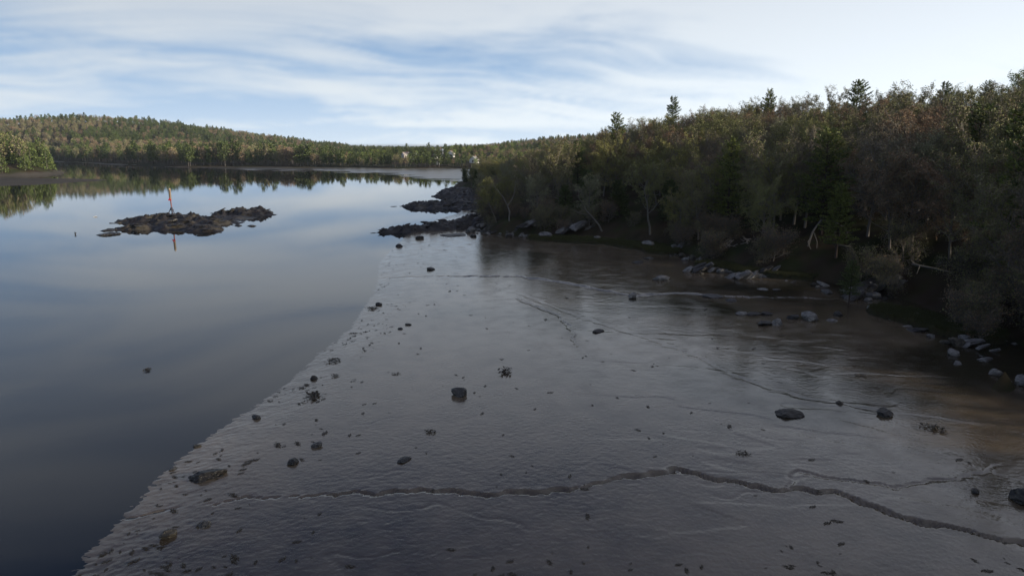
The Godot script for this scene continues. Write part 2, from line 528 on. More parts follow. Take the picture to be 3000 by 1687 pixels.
func rock_mesh(seed_: int, squash: Vector3, col: Color, other: Color, sub := 3, cuts := 12) -> ArrayMesh:
	# a boulder of unit width: a ball cut by planes, roughened; its base lies at y = 0
	var r := RandomNumberGenerator.new()
	r.seed = seed_
	var base := ico(sub)
	var vs: Array = base[0]
	var planes := []
	for k in cuts: planes.append([Vector3(r.randfn(), r.randfn() * 0.8, r.randfn()).normalized(), r.randf_range(0.5, 0.85)])
	var out := []
	for p in vs:
		var q: Vector3 = p
		for pl in planes:
			var over: float = q.dot(pl[0]) - pl[1]
			if over > 0.0: q -= pl[0] * over
		q += p * (n3.get_noise_3d(p.x * 45.0 + seed_ * 13.0, p.y * 45.0, p.z * 45.0) * 0.10)
		out.append(q * squash * 0.62)
	var b := MB.new()
	var lift := squash.y * 0.28
	for f in base[1]:
		var a: Vector3 = out[f[0]]
		var c: Vector3 = out[f[1]]
		var d: Vector3 = out[f[2]]
		var m := (a + c + d) / 3.0
		var k := smoothstep(-0.15, 0.25, n3.get_noise_3d(m.x * 30.0 + seed_, m.y * 30.0, m.z * 30.0))
		b.tri(a + Vector3.UP * lift, d + Vector3.UP * lift, c + Vector3.UP * lift, col.lerp(other, k) * r.randf_range(0.9, 1.1))
	return b.mesh()

const TONE := {"wet": [Color(0.10, 0.098, 0.094), Color(0.05, 0.048, 0.045)], "pale": [Color(0.30, 0.29, 0.275), Color(0.17, 0.165, 0.155)], "grey": [Color(0.23, 0.228, 0.224), Color(0.11, 0.108, 0.105)], "dark": [Color(0.030, 0.027, 0.024), Color(0.012, 0.011, 0.010)], "tan": [Color(0.115, 0.102, 0.078), Color(0.05, 0.046, 0.038)]}  # grey has light added against the bank's deep shade; wet is plain grey

var rock_cache := {}
func rock_of(tone: String, kind: int, slab := false) -> ArrayMesh:
	var key := "%s%d%s" % [tone, kind, slab]
	if not rock_cache.has(key):
		rock_cache[key] = rock_mesh(kind * 7 + (100 if slab else 1), Vector3(1.0, 0.22, 0.6) if slab else Vector3(1.0, 0.62, 0.8), TONE[tone][0], TONE[tone][1], 2 if slab else 3, 16 if slab else 12)
	return rock_cache[key]

func boulder(x: float, d: float, wide: float, tone: String, label: String, tall := 1.0, turn := -1.0, kind := -1, called := "boulder", group := "") -> MeshInstance3D:
	var k := kind if kind >= 0 else rng.randi() % 6
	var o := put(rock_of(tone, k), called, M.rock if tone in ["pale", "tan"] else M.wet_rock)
	o.position = Vector3(x, ground(x, d) - 0.06 * wide, -d)
	o.rotation.y = turn if turn >= 0.0 else rng.randf() * TAU
	o.scale = Vector3(wide, wide * tall, wide)
	tag(o, label, "rock", group)
	return o

func slab(parent: Node, at: Vector3, size: Vector3, turn: float, tilt: float, tone: String, called := "slab") -> MeshInstance3D:
	var o := put(rock_of(tone, rng.randi() % 5, true), called, M.rock if tone in ["pale", "tan"] else M.wet_rock, parent)
	o.transform = Transform3D(Basis(Vector3.UP, turn) * Basis(Vector3(0, 0, 1), tilt) * Basis(Vector3.RIGHT, rng.randf_range(-0.15, 0.15)) * Basis.from_scale(size), at)
	return o

func ledge(called: String, label: String, lobes: Array, strike: float, slabs_n: int, tone := "dark", step := 0.45) -> Node3D:
	# a rock ledge bared by the tide: a rough bed of upturned strata with broken slabs on it
	var lo := Vector2(1e9, 1e9)
	var hi := -lo
	for l in lobes:
		var r := maxf(l[2], l[3])
		lo = lo.min(Vector2(l[0] - r, l[1] - r))
		hi = hi.max(Vector2(l[0] + r, l[1] + r))
	var mid := (lo + hi) / 2.0
	var t := thing(called, Vector3(mid.x, 0.0, -mid.y), 0.0, label, "rock ledge")
	var xs := spaced(lo.x - mid.x, hi.x - mid.x, step, step)
	var ds := spaced(lo.y - mid.y, hi.y - mid.y, step, step)
	var w := xs.size()
	var hs := PackedFloat32Array()
	var cs := PackedColorArray()
	var keep := PackedByteArray()
	hs.resize(w * ds.size()); cs.resize(w * ds.size()); keep.resize(w * ds.size())
	var across := Vector2(cos(strike), sin(strike))
	var tops := []
	for j in ds.size():
		for i in w:
			var k := j * w + i
			var p := Vector2(xs[i], ds[j]) + mid
			var f := -1.0
			for l in lobes:
				var q := (p - Vector2(l[0], l[1])).rotated(-l[5])
				var rr := Vector2(q.x / l[2], q.y / l[3]).length() + n1.get_noise_2d(p.x * 9.0, p.y * 9.0) * 0.42
				f = maxf(f, l[4] * (1.0 - rr * rr))
			var s := p.dot(across) * 0.75 + n1.get_noise_2d(p.x * 5.0, p.y * 5.0) * 2.2
			var saw := s - floorf(s)
			var h := f * 0.8 + (saw * 0.5 + n3.get_noise_2d(p.x * 9.0, p.y * 9.0) * 0.5 + n2.get_noise_2d(p.x * 4.0, p.y * 4.0) * 0.5) * clampf(f * 1.2, 0.0, 1.0)
			hs[k] = h
			keep[k] = 1 if f > -0.5 else 0
			if f > 0.35: tops.append([p, h])
			var a := smoothstep(0.0, 0.3, n3.get_noise_2d(p.x * 6.0 + 80.0, p.y * 12.0))
			var g := smoothstep(0.15, 0.4, n1.get_noise_2d(p.x * 4.0 - 30.0, p.y * 8.0))
			cs[k] = (TONE[tone][0] as Color).lerp(TONE[tone][1], a).lerp(Color(0.095, 0.08, 0.055), g * 0.75)
	put(grid(xs, ds, hs, cs, 3.0, keep), "bed", M.wet_rock, t)
	for k in slabs_n:
		if tops.is_empty(): break
		var q = tops[rng.randi() % tops.size()]
		var z := rng.randf_range(0.7, 2.4)
		slab(t, Vector3(q[0].x - mid.x, q[1] - 0.12, -(q[0].y - mid.y)), Vector3(z, rng.randf_range(0.5, 1.1) * z, z * rng.randf_range(0.7, 1.0)), -strike + PI / 2 + rng.randf_range(-0.35, 0.35), rng.randf_range(-0.2, 0.4), "tan" if rng.randf() < 0.14 else "wet" if rng.randf() < 0.35 else "dark")
	return t

func outcrop(x: float, d: float, wide: float, label: String, tones: Array, turn: float, n := 10) -> void:
	# upturned grey strata: slabs leaning against one another
	var t := thing("rock_outcrop", Vector3(x, ground(x, d) - 0.1, -d), turn, label, "rock outcrop")
	var tilt := rng.randf_range(0.35, 0.55)
	for k in n:
		# plates lie one against the next along the dip, like fallen books
		var f := (k + 0.5) / n - 0.5
		var z := wide * rng.randf_range(0.30, 0.58) * (1.0 - absf(f) * 0.7)
		slab(t, Vector3(f * wide * 0.85, 0.16 * wide * (0.5 - absf(f)) + rng.randf_range(-0.12, 0.15), rng.randf_range(-0.3, 0.3) * wide * 0.6), Vector3(z, z * rng.randf_range(0.7, 1.3), z * rng.randf_range(0.6, 1.1)), rng.randf_range(-0.15, 0.15), tilt + rng.randf_range(-0.09, 0.09), tones[rng.randi() % tones.size()])

func weed_mesh(seed_: int) -> ArrayMesh:
	var r := RandomNumberGenerator.new()
	r.seed = seed_
	var b := MB.new()
	for k in 46:
		var a := r.randf() * TAU
		var q := Vector3(cos(a), 0, sin(a) * 0.7) * pow(r.randf(), 0.7) * 0.5
		q.y = r.randf() * 0.16 * (1.0 - q.length())
		var dir := Vector3(r.randfn(), r.randf() * 0.35, r.randfn()).normalized()
		var s := dir.cross(Vector3.UP).normalized() * r.randf_range(0.02, 0.05)
		var l := r.randf_range(0.1, 0.3)
		var col := Color(0.035, 0.026, 0.014) * r.randf_range(0.5, 1.3)
		var up := Vector3.UP * r.randf_range(0.03, 0.10)
		b.quad(q - s, q + s, q + dir * l * 0.5 + s + up, q + dir * l * 0.5 - s + up, col)
		b.tri(q + dir * l * 0.5 + s + up, q + dir * l * 0.5 - s + up, q + dir * l, col)
	return b.mesh()

# ---------------------------------------------------------------- trees
func jitter(r: RandomNumberGenerator, v: Vector3, a: float) -> Vector3:
	return (v + Vector3(r.randfn(), r.randfn(), r.randfn()) * a).normalized()

func leaf(b: MB, r: RandomNumberGenerator, at: Vector3, size: float, col: Color) -> void:
	var d := Vector3(r.randfn(), r.randfn() * 0.6, r.randfn()).normalized()
	var s := d.cross(Vector3(r.randfn(), r.randfn(), r.randfn())).normalized() * size * 0.36
	b.quad(at, at + d * size * 0.5 + s, at + d * size, at + d * size * 0.5 - s, col)

func broadleaf(seed_: int, tall: float, spread: float, leaves: int, size: float, cols: Array, bark: Color, low := 0.22) -> Array:
	# [wood, crown]
	var r := RandomNumberGenerator.new()
	r.seed = seed_
	var wood := MB.new()
	var crown := MB.new()
	var pts := [Vector3.ZERO]
	var dir := Vector3.UP
	var lean := Vector3(r.randfn(), 0, r.randfn()) * 0.04
	for k in 7:
		dir = jitter(r, dir + lean, 0.06)
		dir = (dir + Vector3.UP * 0.12).normalized()
		pts.append(pts[-1] + dir * tall * 0.74 / 7)
	var r0 := tall * 0.011 + 0.03
	wood.path(pts, r0, r0 * 0.25, 6, bark)
	wood.tube(Vector3(0, -0.4, 0), pts[0], r0 * 1.5, r0, 6, bark)
	var limbs := 15
	var tips := []
	for k in limbs:
		var t := lerpf(low, 0.98, (k + r.randf()) / limbs)
		var at: Vector3 = pts[mini(int(t * 7), 6)].lerp(pts[mini(int(t * 7) + 1, 7)], fmod(t * 7, 1.0))
		var az := k * 2.4 + r.randf_range(-0.6, 0.6)
		var rise := lerpf(0.3, 1.1, t) + r.randf_range(-0.2, 0.3)
		var dd := Vector3(cos(az), rise, sin(az)).normalized()
		var shape := sin(PI * clampf(0.22 + 0.72 * (1.0 - t), 0.0, 1.0))
		var ll := spread * lerpf(0.55, 1.15, shape) * r.randf_range(0.75, 1.15)
		var lp := [at]
		for q in 4:
			dd = jitter(r, dd + Vector3.UP * 0.03, 0.14)
			lp.append(lp[-1] + dd * ll / 4)
		wood.path(lp, r0 * lerpf(0.5, 0.25, t), 0.018, 4, bark * r.randf_range(0.9, 1.25))
		for q in 7:
			var f := lerpf(0.25, 1.0, (q + r.randf()) / 7.0)
			var sa: Vector3 = lp[mini(int(f * 4), 3)].lerp(lp[mini(int(f * 4) + 1, 4)], fmod(f * 4, 1.0) if f < 1.0 else 1.0)
			var sd := jitter(r, dd + Vector3.UP * 0.2, 0.6)
			var sl := ll * r.randf_range(0.28, 0.5)
			var sb := sa + sd * sl * 0.55
			var se := sb + jitter(r, sd + Vector3.UP * 0.25, 0.25) * sl * 0.45
			crown.tube(sa, sb, 0.03, 0.018, 3, bark * 0.95)
			crown.tube(sb, se, 0.018, 0.008, 3, bark * 0.95)
			for m in 6:
				var ta := sa.lerp(sb, r.randf_range(0.4, 1.0)) if m < 3 else sb.lerp(se, r.randf())
				var td := jitter(r, sd + Vector3.UP * 0.3, 0.7)
				var te := ta + td * r.randf_range(0.4, 0.95)
				crown.tube(ta, te, 0.013, 0.005, 3, bark * 0.8)
				tips.append([ta, te])
	for k in leaves:
		var q = tips[r.randi() % tips.size()]
		var p: Vector3 = q[0].lerp(q[1], r.randf_range(0.35, 1.15)) + Vector3(r.randfn(), r.randfn(), r.randfn()) * 0.12
		if p.y < tall * 0.5 and r.randf() < 0.55: continue
		var col: Color = cols[r.randi() % cols.size()]
		leaf(crown, r, p, size * r.randf_range(0.6, 1.25), col * r.randf_range(0.75, 1.25))
	return [wood.mesh(), crown.mesh()]

func pine(seed_: int, tall: float, reach: float, low: float, cols: Array, tufts: int, open := 1.0) -> Array:
	var r := RandomNumberGenerator.new()
	r.seed = seed_
	var wood := MB.new()
	var crown := MB.new()
	var bark := Color(0.055, 0.046, 0.04)
	var r0 := tall * 0.0115 + 0.04
	var top := Vector3(r.randfn() * 0.15, tall, r.randfn() * 0.15)
	wood.tube(Vector3(0, -0.4, 0), top * 0.5, r0 * 1.15, r0 * 0.62, 7, bark)
	wood.tube(top * 0.5, top, r0 * 0.62, 0.02, 6, bark)
	var y := low * tall
	while y < tall * 0.985:
		var t := (y / tall - low) / (1.0 - low)
		var n := 5 if t < 0.9 else 4
		var a0 := r.randf() * TAU
		var prof := pow(1.0 - t, 0.62) * smoothstep(-0.35, 0.22, t) + 0.07
		for k in n:
			if r.randf() < 0.12 * open: continue
			var az := a0 + TAU * k / n + r.randf_range(-0.3, 0.3)
			var ll := reach * prof * r.randf_range(0.6, 1.18)
			var at := top * (y / tall)
			var out := Vector3(cos(az), 0, sin(az))
			var side := Vector3(-sin(az), 0, cos(az))
			var rise := lerpf(-0.05, 0.75, t * t) + r.randf_range(-0.08, 0.12)
			var pts := [at]
			for q in 4: pts.append(at + out * ll * (q + 1) / 4.0 + Vector3.UP * (rise * ll * (q + 1) / 4.0 + 0.12 * ll * pow((q + 1) / 4.0, 2.0)))
			wood.path(pts, 0.03 + 0.012 * ll, 0.012, 3, bark)
			var m := maxi(7, int(tufts * ll / reach))
			for q in m:
				var f := lerpf(0.22, 1.0, (q + r.randf()) / m)
				var p: Vector3 = pts[mini(int(f * 4), 3)].lerp(pts[mini(int(f * 4) + 1, 4)], fmod(f * 4, 1.0) if f < 1.0 else 1.0)
				var wdt := ll * 0.34 * (1.0 - 0.55 * f)
				p += side * r.randf_range(-1, 1) * wdt + Vector3.UP * r.randf_range(-0.05, 0.16)
				var col: Color = cols[r.randi() % cols.size()] * r.randf_range(0.75, 1.25)
				var dir := (out * r.randf_range(0.3, 1.0) + side * r.randf_range(-0.8, 0.8) + Vector3.UP * r.randf_range(0.1, 0.7)).normalized()
				for z in 5:
					var nd := jitter(r, dir, 0.42)
					var ns := nd.cross(jitter(r, Vector3.UP, 0.5)).normalized() * 0.06
					var nl := r.randf_range(0.24, 0.46)
					crown.quad(p - ns * 0.5, p + nd * nl * 0.5 - ns, p + nd * nl, p + nd * nl * 0.5 + ns, col)
		y += lerpf(0.62, 0.42, t) * clampf(tall / 14.0, 0.6, 1.2)
	return [wood.mesh(), crown.mesh()]

func far_tree(seed_: int, kind: int, cols: Array) -> ArrayMesh:
	# one mesh of unit height for woods too far off to show their twigs
	var r := RandomNumberGenerator.new()
	r.seed = seed_
	var b := MB.new()
	var bark := Color(0.10, 0.09, 0.08)
	b.tube(Vector3(0, -0.04, 0), Vector3(r.randfn() * 0.01, 0.9, 0), 0.016, 0.004, 4, bark)
	var n := 300 if kind == 1 else 560
	for k in n:
		var p := Vector3.ZERO
		if kind == 2:
			var t2 := 1.0 - sqrt(r.randf())
			var az2 := r.randf() * TAU
			p = Vector3(cos(az2), 0, sin(az2)) * (0.30 * pow(1.0 - t2, 0.75) + 0.02) * sqrt(r.randf_range(0.3, 1.0)) + Vector3.UP * (0.02 + 0.96 * t2)
			p += Vector3(sin(p.y * 25.0 + seed_), 0, sin(p.y * 19.0)) * 0.02
		elif kind == 0:
			var t := r.randf()
			var lay := roundf(t * 8.0) / 8.0 + r.randf_range(-0.03, 0.04)
			var rad := 0.25 * pow(sin(PI * (0.16 + 0.78 * t)), 0.8) * (0.75 + 0.35 * sin(t * 17.0 + seed_ * 2.0))
			var az := r.randf() * TAU
			p = Vector3(cos(az), 0, sin(az)) * rad * sqrt(r.randf_range(0.15, 1.0)) + Vector3.UP * (0.22 + 0.74 * lay)
		else:
			var q := jitter(r, Vector3.UP * 0.2, 1.0) * pow(r.randf(), 0.35)
			p = Vector3(q.x * 0.27, 0.66 + q.y * 0.33, q.z * 0.27)
			p += Vector3(sin(p.y * 23.0 + seed_), sin(p.x * 21.0), sin(p.z * 24.0 + seed_)) * 0.03
		var col: Color = cols[r.randi() % cols.size()] * r.randf_range(0.75, 1.25)
		leaf(b, r, p, r.randf_range(0.04, 0.085), col)
	if kind == 1:
		for k in 14:
			var az := r.randf() * TAU
			var y := r.randf_range(0.3, 0.7)
			b.tube(Vector3(0, y, 0), Vector3(cos(az) * 0.2, y + r.randf_range(0.15, 0.3), sin(az) * 0.2), 0.007, 0.002, 3, bark)
	return b.mesh()

const RED := [Color(0.230, 0.138, 0.083), Color(0.201, 0.136, 0.083), Color(0.161, 0.127, 0.078)]
const OLIVE := [Color(0.178, 0.193, 0.069), Color(0.155, 0.163, 0.062), Color(0.149, 0.138, 0.069)]
const BROWN := [Color(0.178, 0.144, 0.103), Color(0.149, 0.124, 0.092), Color(0.149, 0.140, 0.078)]
const PALE := [Color(0.235, 0.245, 0.145), Color(0.190, 0.200, 0.105), Color(0.170, 0.160, 0.105)]
const GOLD := [Color(0.236, 0.230, 0.071), Color(0.190, 0.184, 0.063), Color(0.161, 0.149, 0.055)]
const GREEN := [Color(0.150, 0.240, 0.038), Color(0.128, 0.195, 0.038)]
const PINE := [Color(0.070, 0.096, 0.026), Color(0.092, 0.120, 0.030), Color(0.056, 0.078, 0.026)]
const PINE_LIT := [Color(0.165, 0.190, 0.044), Color(0.135, 0.160, 0.038), Color(0.085, 0.108, 0.030)]  # pine needles with sunlight painted into their colour
const HEMLOCK := [Color(0.050, 0.068, 0.020), Color(0.062, 0.082, 0.024)]

var kinds := {}
func make_kinds() -> void:
	var grey := Color(0.13, 0.12, 0.11)
	var pale := Color(0.14, 0.132, 0.122)
	kinds.maple_tree = [broadleaf(1, 10.0, 3.6, 13338, 0.144, RED, grey), broadleaf(2, 11.2, 3.5, 14364, 0.144, RED, grey), broadleaf(3, 9.0, 3.4, 12312, 0.144, RED + BROWN, grey)]
	kinds.oak_tree = [broadleaf(4, 10.5, 4.0, 16416, 0.151, OLIVE, grey), broadleaf(5, 9.6, 3.8, 15390, 0.151, OLIVE + GOLD, grey), broadleaf(6, 11.5, 3.8, 16416, 0.151, OLIVE + BROWN, grey)]
	kinds.ash_tree = [broadleaf(7, 10.8, 3.3, 9234, 0.130, BROWN, pale), broadleaf(8, 9.6, 3.4, 8464, 0.130, BROWN, grey), broadleaf(9, 11.2, 3.2, 7695, 0.122, BROWN + RED, grey)]
	kinds.aspen_tree = [broadleaf(10, 10.8, 2.7, 13338, 0.130, PALE, pale), broadleaf(11, 10.0, 2.8, 12312, 0.130, PALE, pale)]
	kinds.birch_tree = [broadleaf(12, 9.4, 3.1, 13851, 0.144, GOLD, pale), broadleaf(13, 10.0, 3.3, 14364, 0.144, GOLD + OLIVE, grey)]
	kinds.green_tree = [broadleaf(14, 11.0, 3.0, 17955, 0.158, GREEN, grey, 0.2)]
	kinds.pine_tree = [pine(21, 15.0, 3.9, 0.2, PINE_LIT, 54), pine(22, 16.0, 3.7, 0.26, PINE, 50), pine(23, 15.0, 4.4, 0.12, PINE + PINE_LIT, 56)]
	kinds.hemlock_tree = [pine(31, 9.0, 2.7, 0.08, HEMLOCK, 24, 0.4), pine(32, 7.0, 2.4, 0.06, HEMLOCK, 24, 0.4)]
	kinds.shrub = [broadleaf(41, 3.4, 1.7, 3078, 0.122, OLIVE + BROWN, Color(0.1, 0.09, 0.08), 0.08), broadleaf(42, 2.8, 1.6, 2308, 0.115, BROWN + RED, Color(0.12, 0.11, 0.1), 0.08)]
	stage("tree kinds")

func plant(kind: String, variant: int, x: float, d: float, scale_: float, label: String, group := "", turn := -1.0, tilt := Vector2.ZERO, wide := 1.0) -> Node3D:
	var k: Array = kinds[kind]
	var m = k[variant % k.size()]
	var t := thing(kind, Vector3(x, ground(x, d) - 0.1, -d), 0.0, label, "shrub" if kind == "shrub" else "tree", group)
	t.basis = Basis(Vector3(1, 0, 0), tilt.y) * Basis(Vector3(0, 0, 1), -tilt.x) * Basis(Vector3.UP, turn if turn >= 0.0 else rng.randf() * TAU) * Basis.from_scale(Vector3(scale_ * wide, scale_, scale_ * wide))
	put(m[0], "stem" if kind == "shrub" else "trunk", M.bark, t)
	put(m[1], "foliage" if kind == "shrub" else "crown", M.needle if kind in ["pine_tree", "hemlock_tree"] else M.leaf, t)
	return t

var open_views := PackedVector2Array()
func hillside_trees() -> void:
	var used := []
	# the pines that stand out from the broadleaved wood
	for p in HEROES:
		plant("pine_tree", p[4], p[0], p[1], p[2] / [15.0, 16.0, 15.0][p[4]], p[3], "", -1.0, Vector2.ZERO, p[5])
		used.append(Vector2(p[0], p[1]))
	plant("green_tree", 0, 116.0, 160.0, 1.6, "bright yellow-green leafy tree on the ridge top")
	used.append(Vector2(118, 160))
	var labels := {
		"maple_tree": "reddish-brown budding maple tree on the wooded slope above the mudflat",
		"oak_tree": "olive-brown oak tree in young leaf on the wooded slope above the mudflat",
		"ash_tree": "nearly bare grey-brown ash tree on the wooded slope above the mudflat",
		"aspen_tree": "slender pale grey-green aspen tree on the wooded slope above the mudflat",
		"birch_tree": "golden-green birch tree in young leaf on the wooded slope above the mudflat",
		"hemlock_tree": "small dark evergreen hemlock among the bare trees near the shore"}
	for p in [[37.6, 86.0], [39.5, 84.0], [44.0, 71.0], [30.6, 93.5], [15.4, 117.5], [-0.5, 127.0], [22.4, 111.5]]: open_views.append(Vector2(p[0], p[1]))
	var d := -56.0
	while d < 335.0:
		var step := lerpf(4.8, 7.6, smoothstep(70.0, 240.0, d))
		var x := -30.0
		while x < 190.0:
			x += step
			var q := Vector2(x + rng.randf_range(-0.42, 0.42) * step, d + rng.randf_range(-0.42, 0.42) * step)
			var kindroll := rng.randf()
			var size := rng.randf_range(0.98, 1.24)
			var v := rng.randi() % 6
			var near := smoothstep(40.0, 52.0, q.y) * (1.0 - smoothstep(74.0, 82.0, q.y))
			var s0 := inland(q.x, q.y) if q.y < 34.0 else 10.0
			if q.x > maxf(0.74 * q.y * 1.04 + 9.0, 80.0 - absf(q.y) * 0.2): continue
			if q.y < 34.0 and (s0 > 44.0 or s0 < 1.5): continue
			var s := inland(q.x, q.y)
			if s < 1.0 + near * 3.0 or s > lerpf(92.0, 62.0, smoothstep(150.0, 260.0, q.y)): continue
			var clash := false
			for w in used.size():
				var u: Vector2 = used[w]
				if u.distance_to(q) < 3.2 or (w < 4 and q.y < u.y and u.y - q.y < 22.0 and absf(q.x - u.x * q.y / u.y) < 3.4 - 0.06 * maxf(0.0, u.y - 110.0)): clash = true
			for u in open_views:
				if u.distance_to(q) < 2.5 or (q.y < u.y and u.y - q.y < 10.0 and absf(q.x - u.x * q.y / u.y) < 3.0): clash = true
			if clash: continue
			var patch := n1.get_noise_2d(q.x * 1.3, q.y * 1.3)
			var kind := "maple_tree"
			if s < 9.0 and kindroll < 0.26: kind = "hemlock_tree"
			elif kindroll < 0.20 - patch * 0.5: kind = "maple_tree"
			elif kindroll < 0.40 - patch * 0.2: kind = "ash_tree"
			elif kindroll < 0.70: kind = "oak_tree"
			elif kindroll < 0.86: kind = "birch_tree"
			else: kind = "aspen_tree"
			var grow := lerpf(0.72, 1.0, smoothstep(0.0, 14.0, s)) * lerpf(1.0, 0.66, smoothstep(118.0, 160.0, q.y) * (1.0 - smoothstep(24.0, 52.0, s)))
			var out := 0.16 * (1.0 - smoothstep(1.0, 9.0, s))
			plant(kind, v, q.x, q.y, size * grow, labels[kind], kind.replace("_", " ") + "s on the near slope", -1.0, Vector2(rng.randfn() * 0.03 - out, rng.randfn() * 0.03))
		d += step
	# brush at the foot of the slope
	for k in 240:
		var dd := lerpf(44.0, 215.0, pow(rng.randf(), 1.5))
		var xx := 0.0
		for g in 40:
			xx = rng.randf_range(-14.0, 52.0)
			var s := inland(xx, dd)
			if s > 1.0 and s < 6.0 + 6.0 * smoothstep(40.0, 52.0, dd) * (1.0 - smoothstep(74.0, 82.0, dd)): break
			xx = 999.0
		for u in open_views:
			if u.distance_to(Vector2(xx, dd)) < 2.5 or (dd < u.y and u.y - dd < 14.0 and absf(xx - u.x * dd / u.y) < 3.2): xx = 999.0
		if xx > 900.0: continue
		plant("shrub", k, xx, dd, rng.randf_range(0.6, 1.25), ["low olive-brown shrub at the foot of the wooded slope", "low twiggy reddish-brown shrub at the foot of the wooded slope"][k % 2], "shrubs along the shore")
	stage("hillside trees")

func far_woods() -> void:
	var m := [far_tree(1, 0, HEMLOCK), far_tree(2, 0, HEMLOCK + PINE), far_tree(3, 1, BROWN + RED), far_tree(4, 1, OLIVE + BROWN), far_tree(5, 1, GREEN + OLIVE), far_tree(6, 2, PINE), far_tree(7, 2, HEMLOCK + PINE)]
	var leafmat := [M.needle, M.needle, M.leaf, M.leaf, M.leaf, M.needle, M.needle]
	var called := ["pine_tree", "pine_tree", "broadleaf_tree", "broadleaf_tree", "broadleaf_tree", "cedar_tree", "cedar_tree"]
	var at := [[], [], [], [], []]
	# trees along the far shore and on the headland stand out singly
	var say := ["tall dark green pine at the water's edge on the far shore", "bushy green pine at the water's edge on the far shore", "bare brownish tree at the water's edge on the far shore", "olive tree in young leaf at the water's edge on the far shore", "bright green tree at the water's edge on the far shore"]
	for k in 130:
		var f := k / 129.0
		var u := lerpf(-0.70, -0.075, f) + rng.randf_range(-0.002, 0.002)
		var d := 430.0
		while inland(u * d, d) < rng.randf_range(2.0, 9.0) and d < 1100.0: d += 2.0
		var x := u * d
		var roll := rng.randf() + n2.get_noise_2d(x * 0.5, d * 0.5) * 0.9
		var v := 0 if roll < 0.42 else 1 if roll < 0.62 else 2 if roll < 0.85 else 3
		if f > 0.9 and rng.randf() < 0.4: v = 4
		var size := rng.randf_range(11.0, 17.0) * (1.0 if v < 2 else 0.8) * lerpf(1.0, 0.55, smoothstep(0.55, 0.85, f)) * (1.0 + n2.get_noise_2d(x * 0.9, d * 0.9) * 0.6)
		var o := put(m[v], called[v], leafmat[v])
		o.position = Vector3(x, ground(x, d) - 0.2, -d)
		o.basis = Basis(Vector3.UP, rng.randf() * TAU) * Basis.from_scale(Vector3(size, size, size))
		tag(o, say[v], "tree", "trees along the far shore")
	var say2 := ["dark green pine on the headland across the river", "bushy yellow-green pine on the headland across the river", "bare brown tree on the headland across the river", "olive tree in young leaf on the headland across the river", "", "bushy yellow-green cedar on the headland across the river", "dark green cedar on the headland across the river"]
	var made := 0
	for k in 900:
		var x := rng.randf_range(-420.0, -232.0)
		var d := rng.randf_range(335.0, 440.0)
		var h := headland_h(x, d)
		if h < 1.6 or x < -0.76 * d - 12.0 or x > -256.0: continue
		var v: int = [5, 6, 5, 3, 5, 6][rng.randi() % 6]
		var size := rng.randf_range(11.0, 17.5)
		var o := put(m[v], called[v], leafmat[v])
		o.position = Vector3(x, h - 0.2, -d)
		o.basis = Basis(Vector3.UP, rng.randf() * TAU) * Basis.from_scale(Vector3(size * 0.95, size, size * 0.95))
		tag(o, say2[v], "tree", "trees on the headland")
		made += 1
		if made >= 110: break
	# the woods behind read as one mass
	var d := 335.0
	while d < 1750.0:
		var step := lerpf(6.2, 10.5, smoothstep(450.0, 1300.0, d))
		var x := -0.80 * d - 20.0
		while x < minf(0.80 * d, 420.0):
			x += step
			var qx := x + rng.randf_range(-0.45, 0.45) * step
			var qd := d + rng.randf_range(-0.45, 0.45) * step
			var roll := rng.randf()
			var size := rng.randf_range(8.0, 16.0)
			var turn := rng.randf() * TAU
			if qd < 445.0 and qx > 60.0: continue
			var s := inland(qx, qd)
			if s < 6.0: continue
			size *= lerpf(1.0, 0.6, smoothstep(-0.34, -0.2, qx / qd)) * (1.0 + n2.get_noise_2d(qx * 0.4, qd * 0.4) * 0.4) * lerpf(1.0, 0.78, smoothstep(600.0, 900.0, qd))
			if qx > -100.0 and qx < -15.0 and qd > 485.0 and qd < 575.0 and (roll < 0.45 or s < 10.0): continue
			var patch := n1.get_noise_2d(qx * 0.16, qd * 0.16) * 1.7
			if qx < -330.0 and qd < 1000.0: patch += 0.18
			if qx > -300.0 and qx < -60.0: patch -= 0.3
			var v := 0
			var t := roll + patch + 0.14 * smoothstep(700.0, 950.0, qd)
			if t < 0.38: v = 0
			elif t < 0.55: v = 1
			elif t < 0.95: v = 2
			else: v = 3
			if qx > -130.0 and qx < 10.0 and qd < 900.0:
				size *= 0.92
				if roll > 0.78: v = 4
			var xf := Transform3D(Basis(Vector3.UP, turn) * Basis.from_scale(Vector3(size, size, size) * (1.0 if v < 2 else 0.85)), Vector3(qx, land(qx, qd, s) - 0.2, -qd))
			at[v].append(xf)
		d += step
	for v in 5:
		var mm := MultiMesh.new()
		mm.transform_format = MultiMesh.TRANSFORM_3D
		mm.use_colors = true
		mm.mesh = m[v]
		mm.instance_count = at[v].size()
		for k in at[v].size():
			mm.set_instance_transform(k, at[v][k])
			var c := rng.randf_range(0.75, 1.25)
			mm.set_instance_color(k, Color(c, c * rng.randf_range(0.92, 1.05), c * rng.randf_range(0.9, 1.1)))
		var o := MultiMeshInstance3D.new()
		o.multimesh = mm
		o.material_override = leafmat[v]
		o.name = ["far_pine_forest", "far_mixed_pine_forest", "far_bare_woodland", "far_olive_woodland", "far_green_woodland"][v]
		add_child(o)
		tag(o, ["dark green pine forest covering the far hills", "lighter green pines mixed through the far forest", "brown leafless woodland covering the far hills", "olive woodland in young leaf on the far hills", "fresh green trees around the houses on the far shore"][v], "forest", "", "stuff")
	stage("far woods %d" % (at[0].size() + at[1].size() + at[2].size() + at[3].size() + at[4].size()))

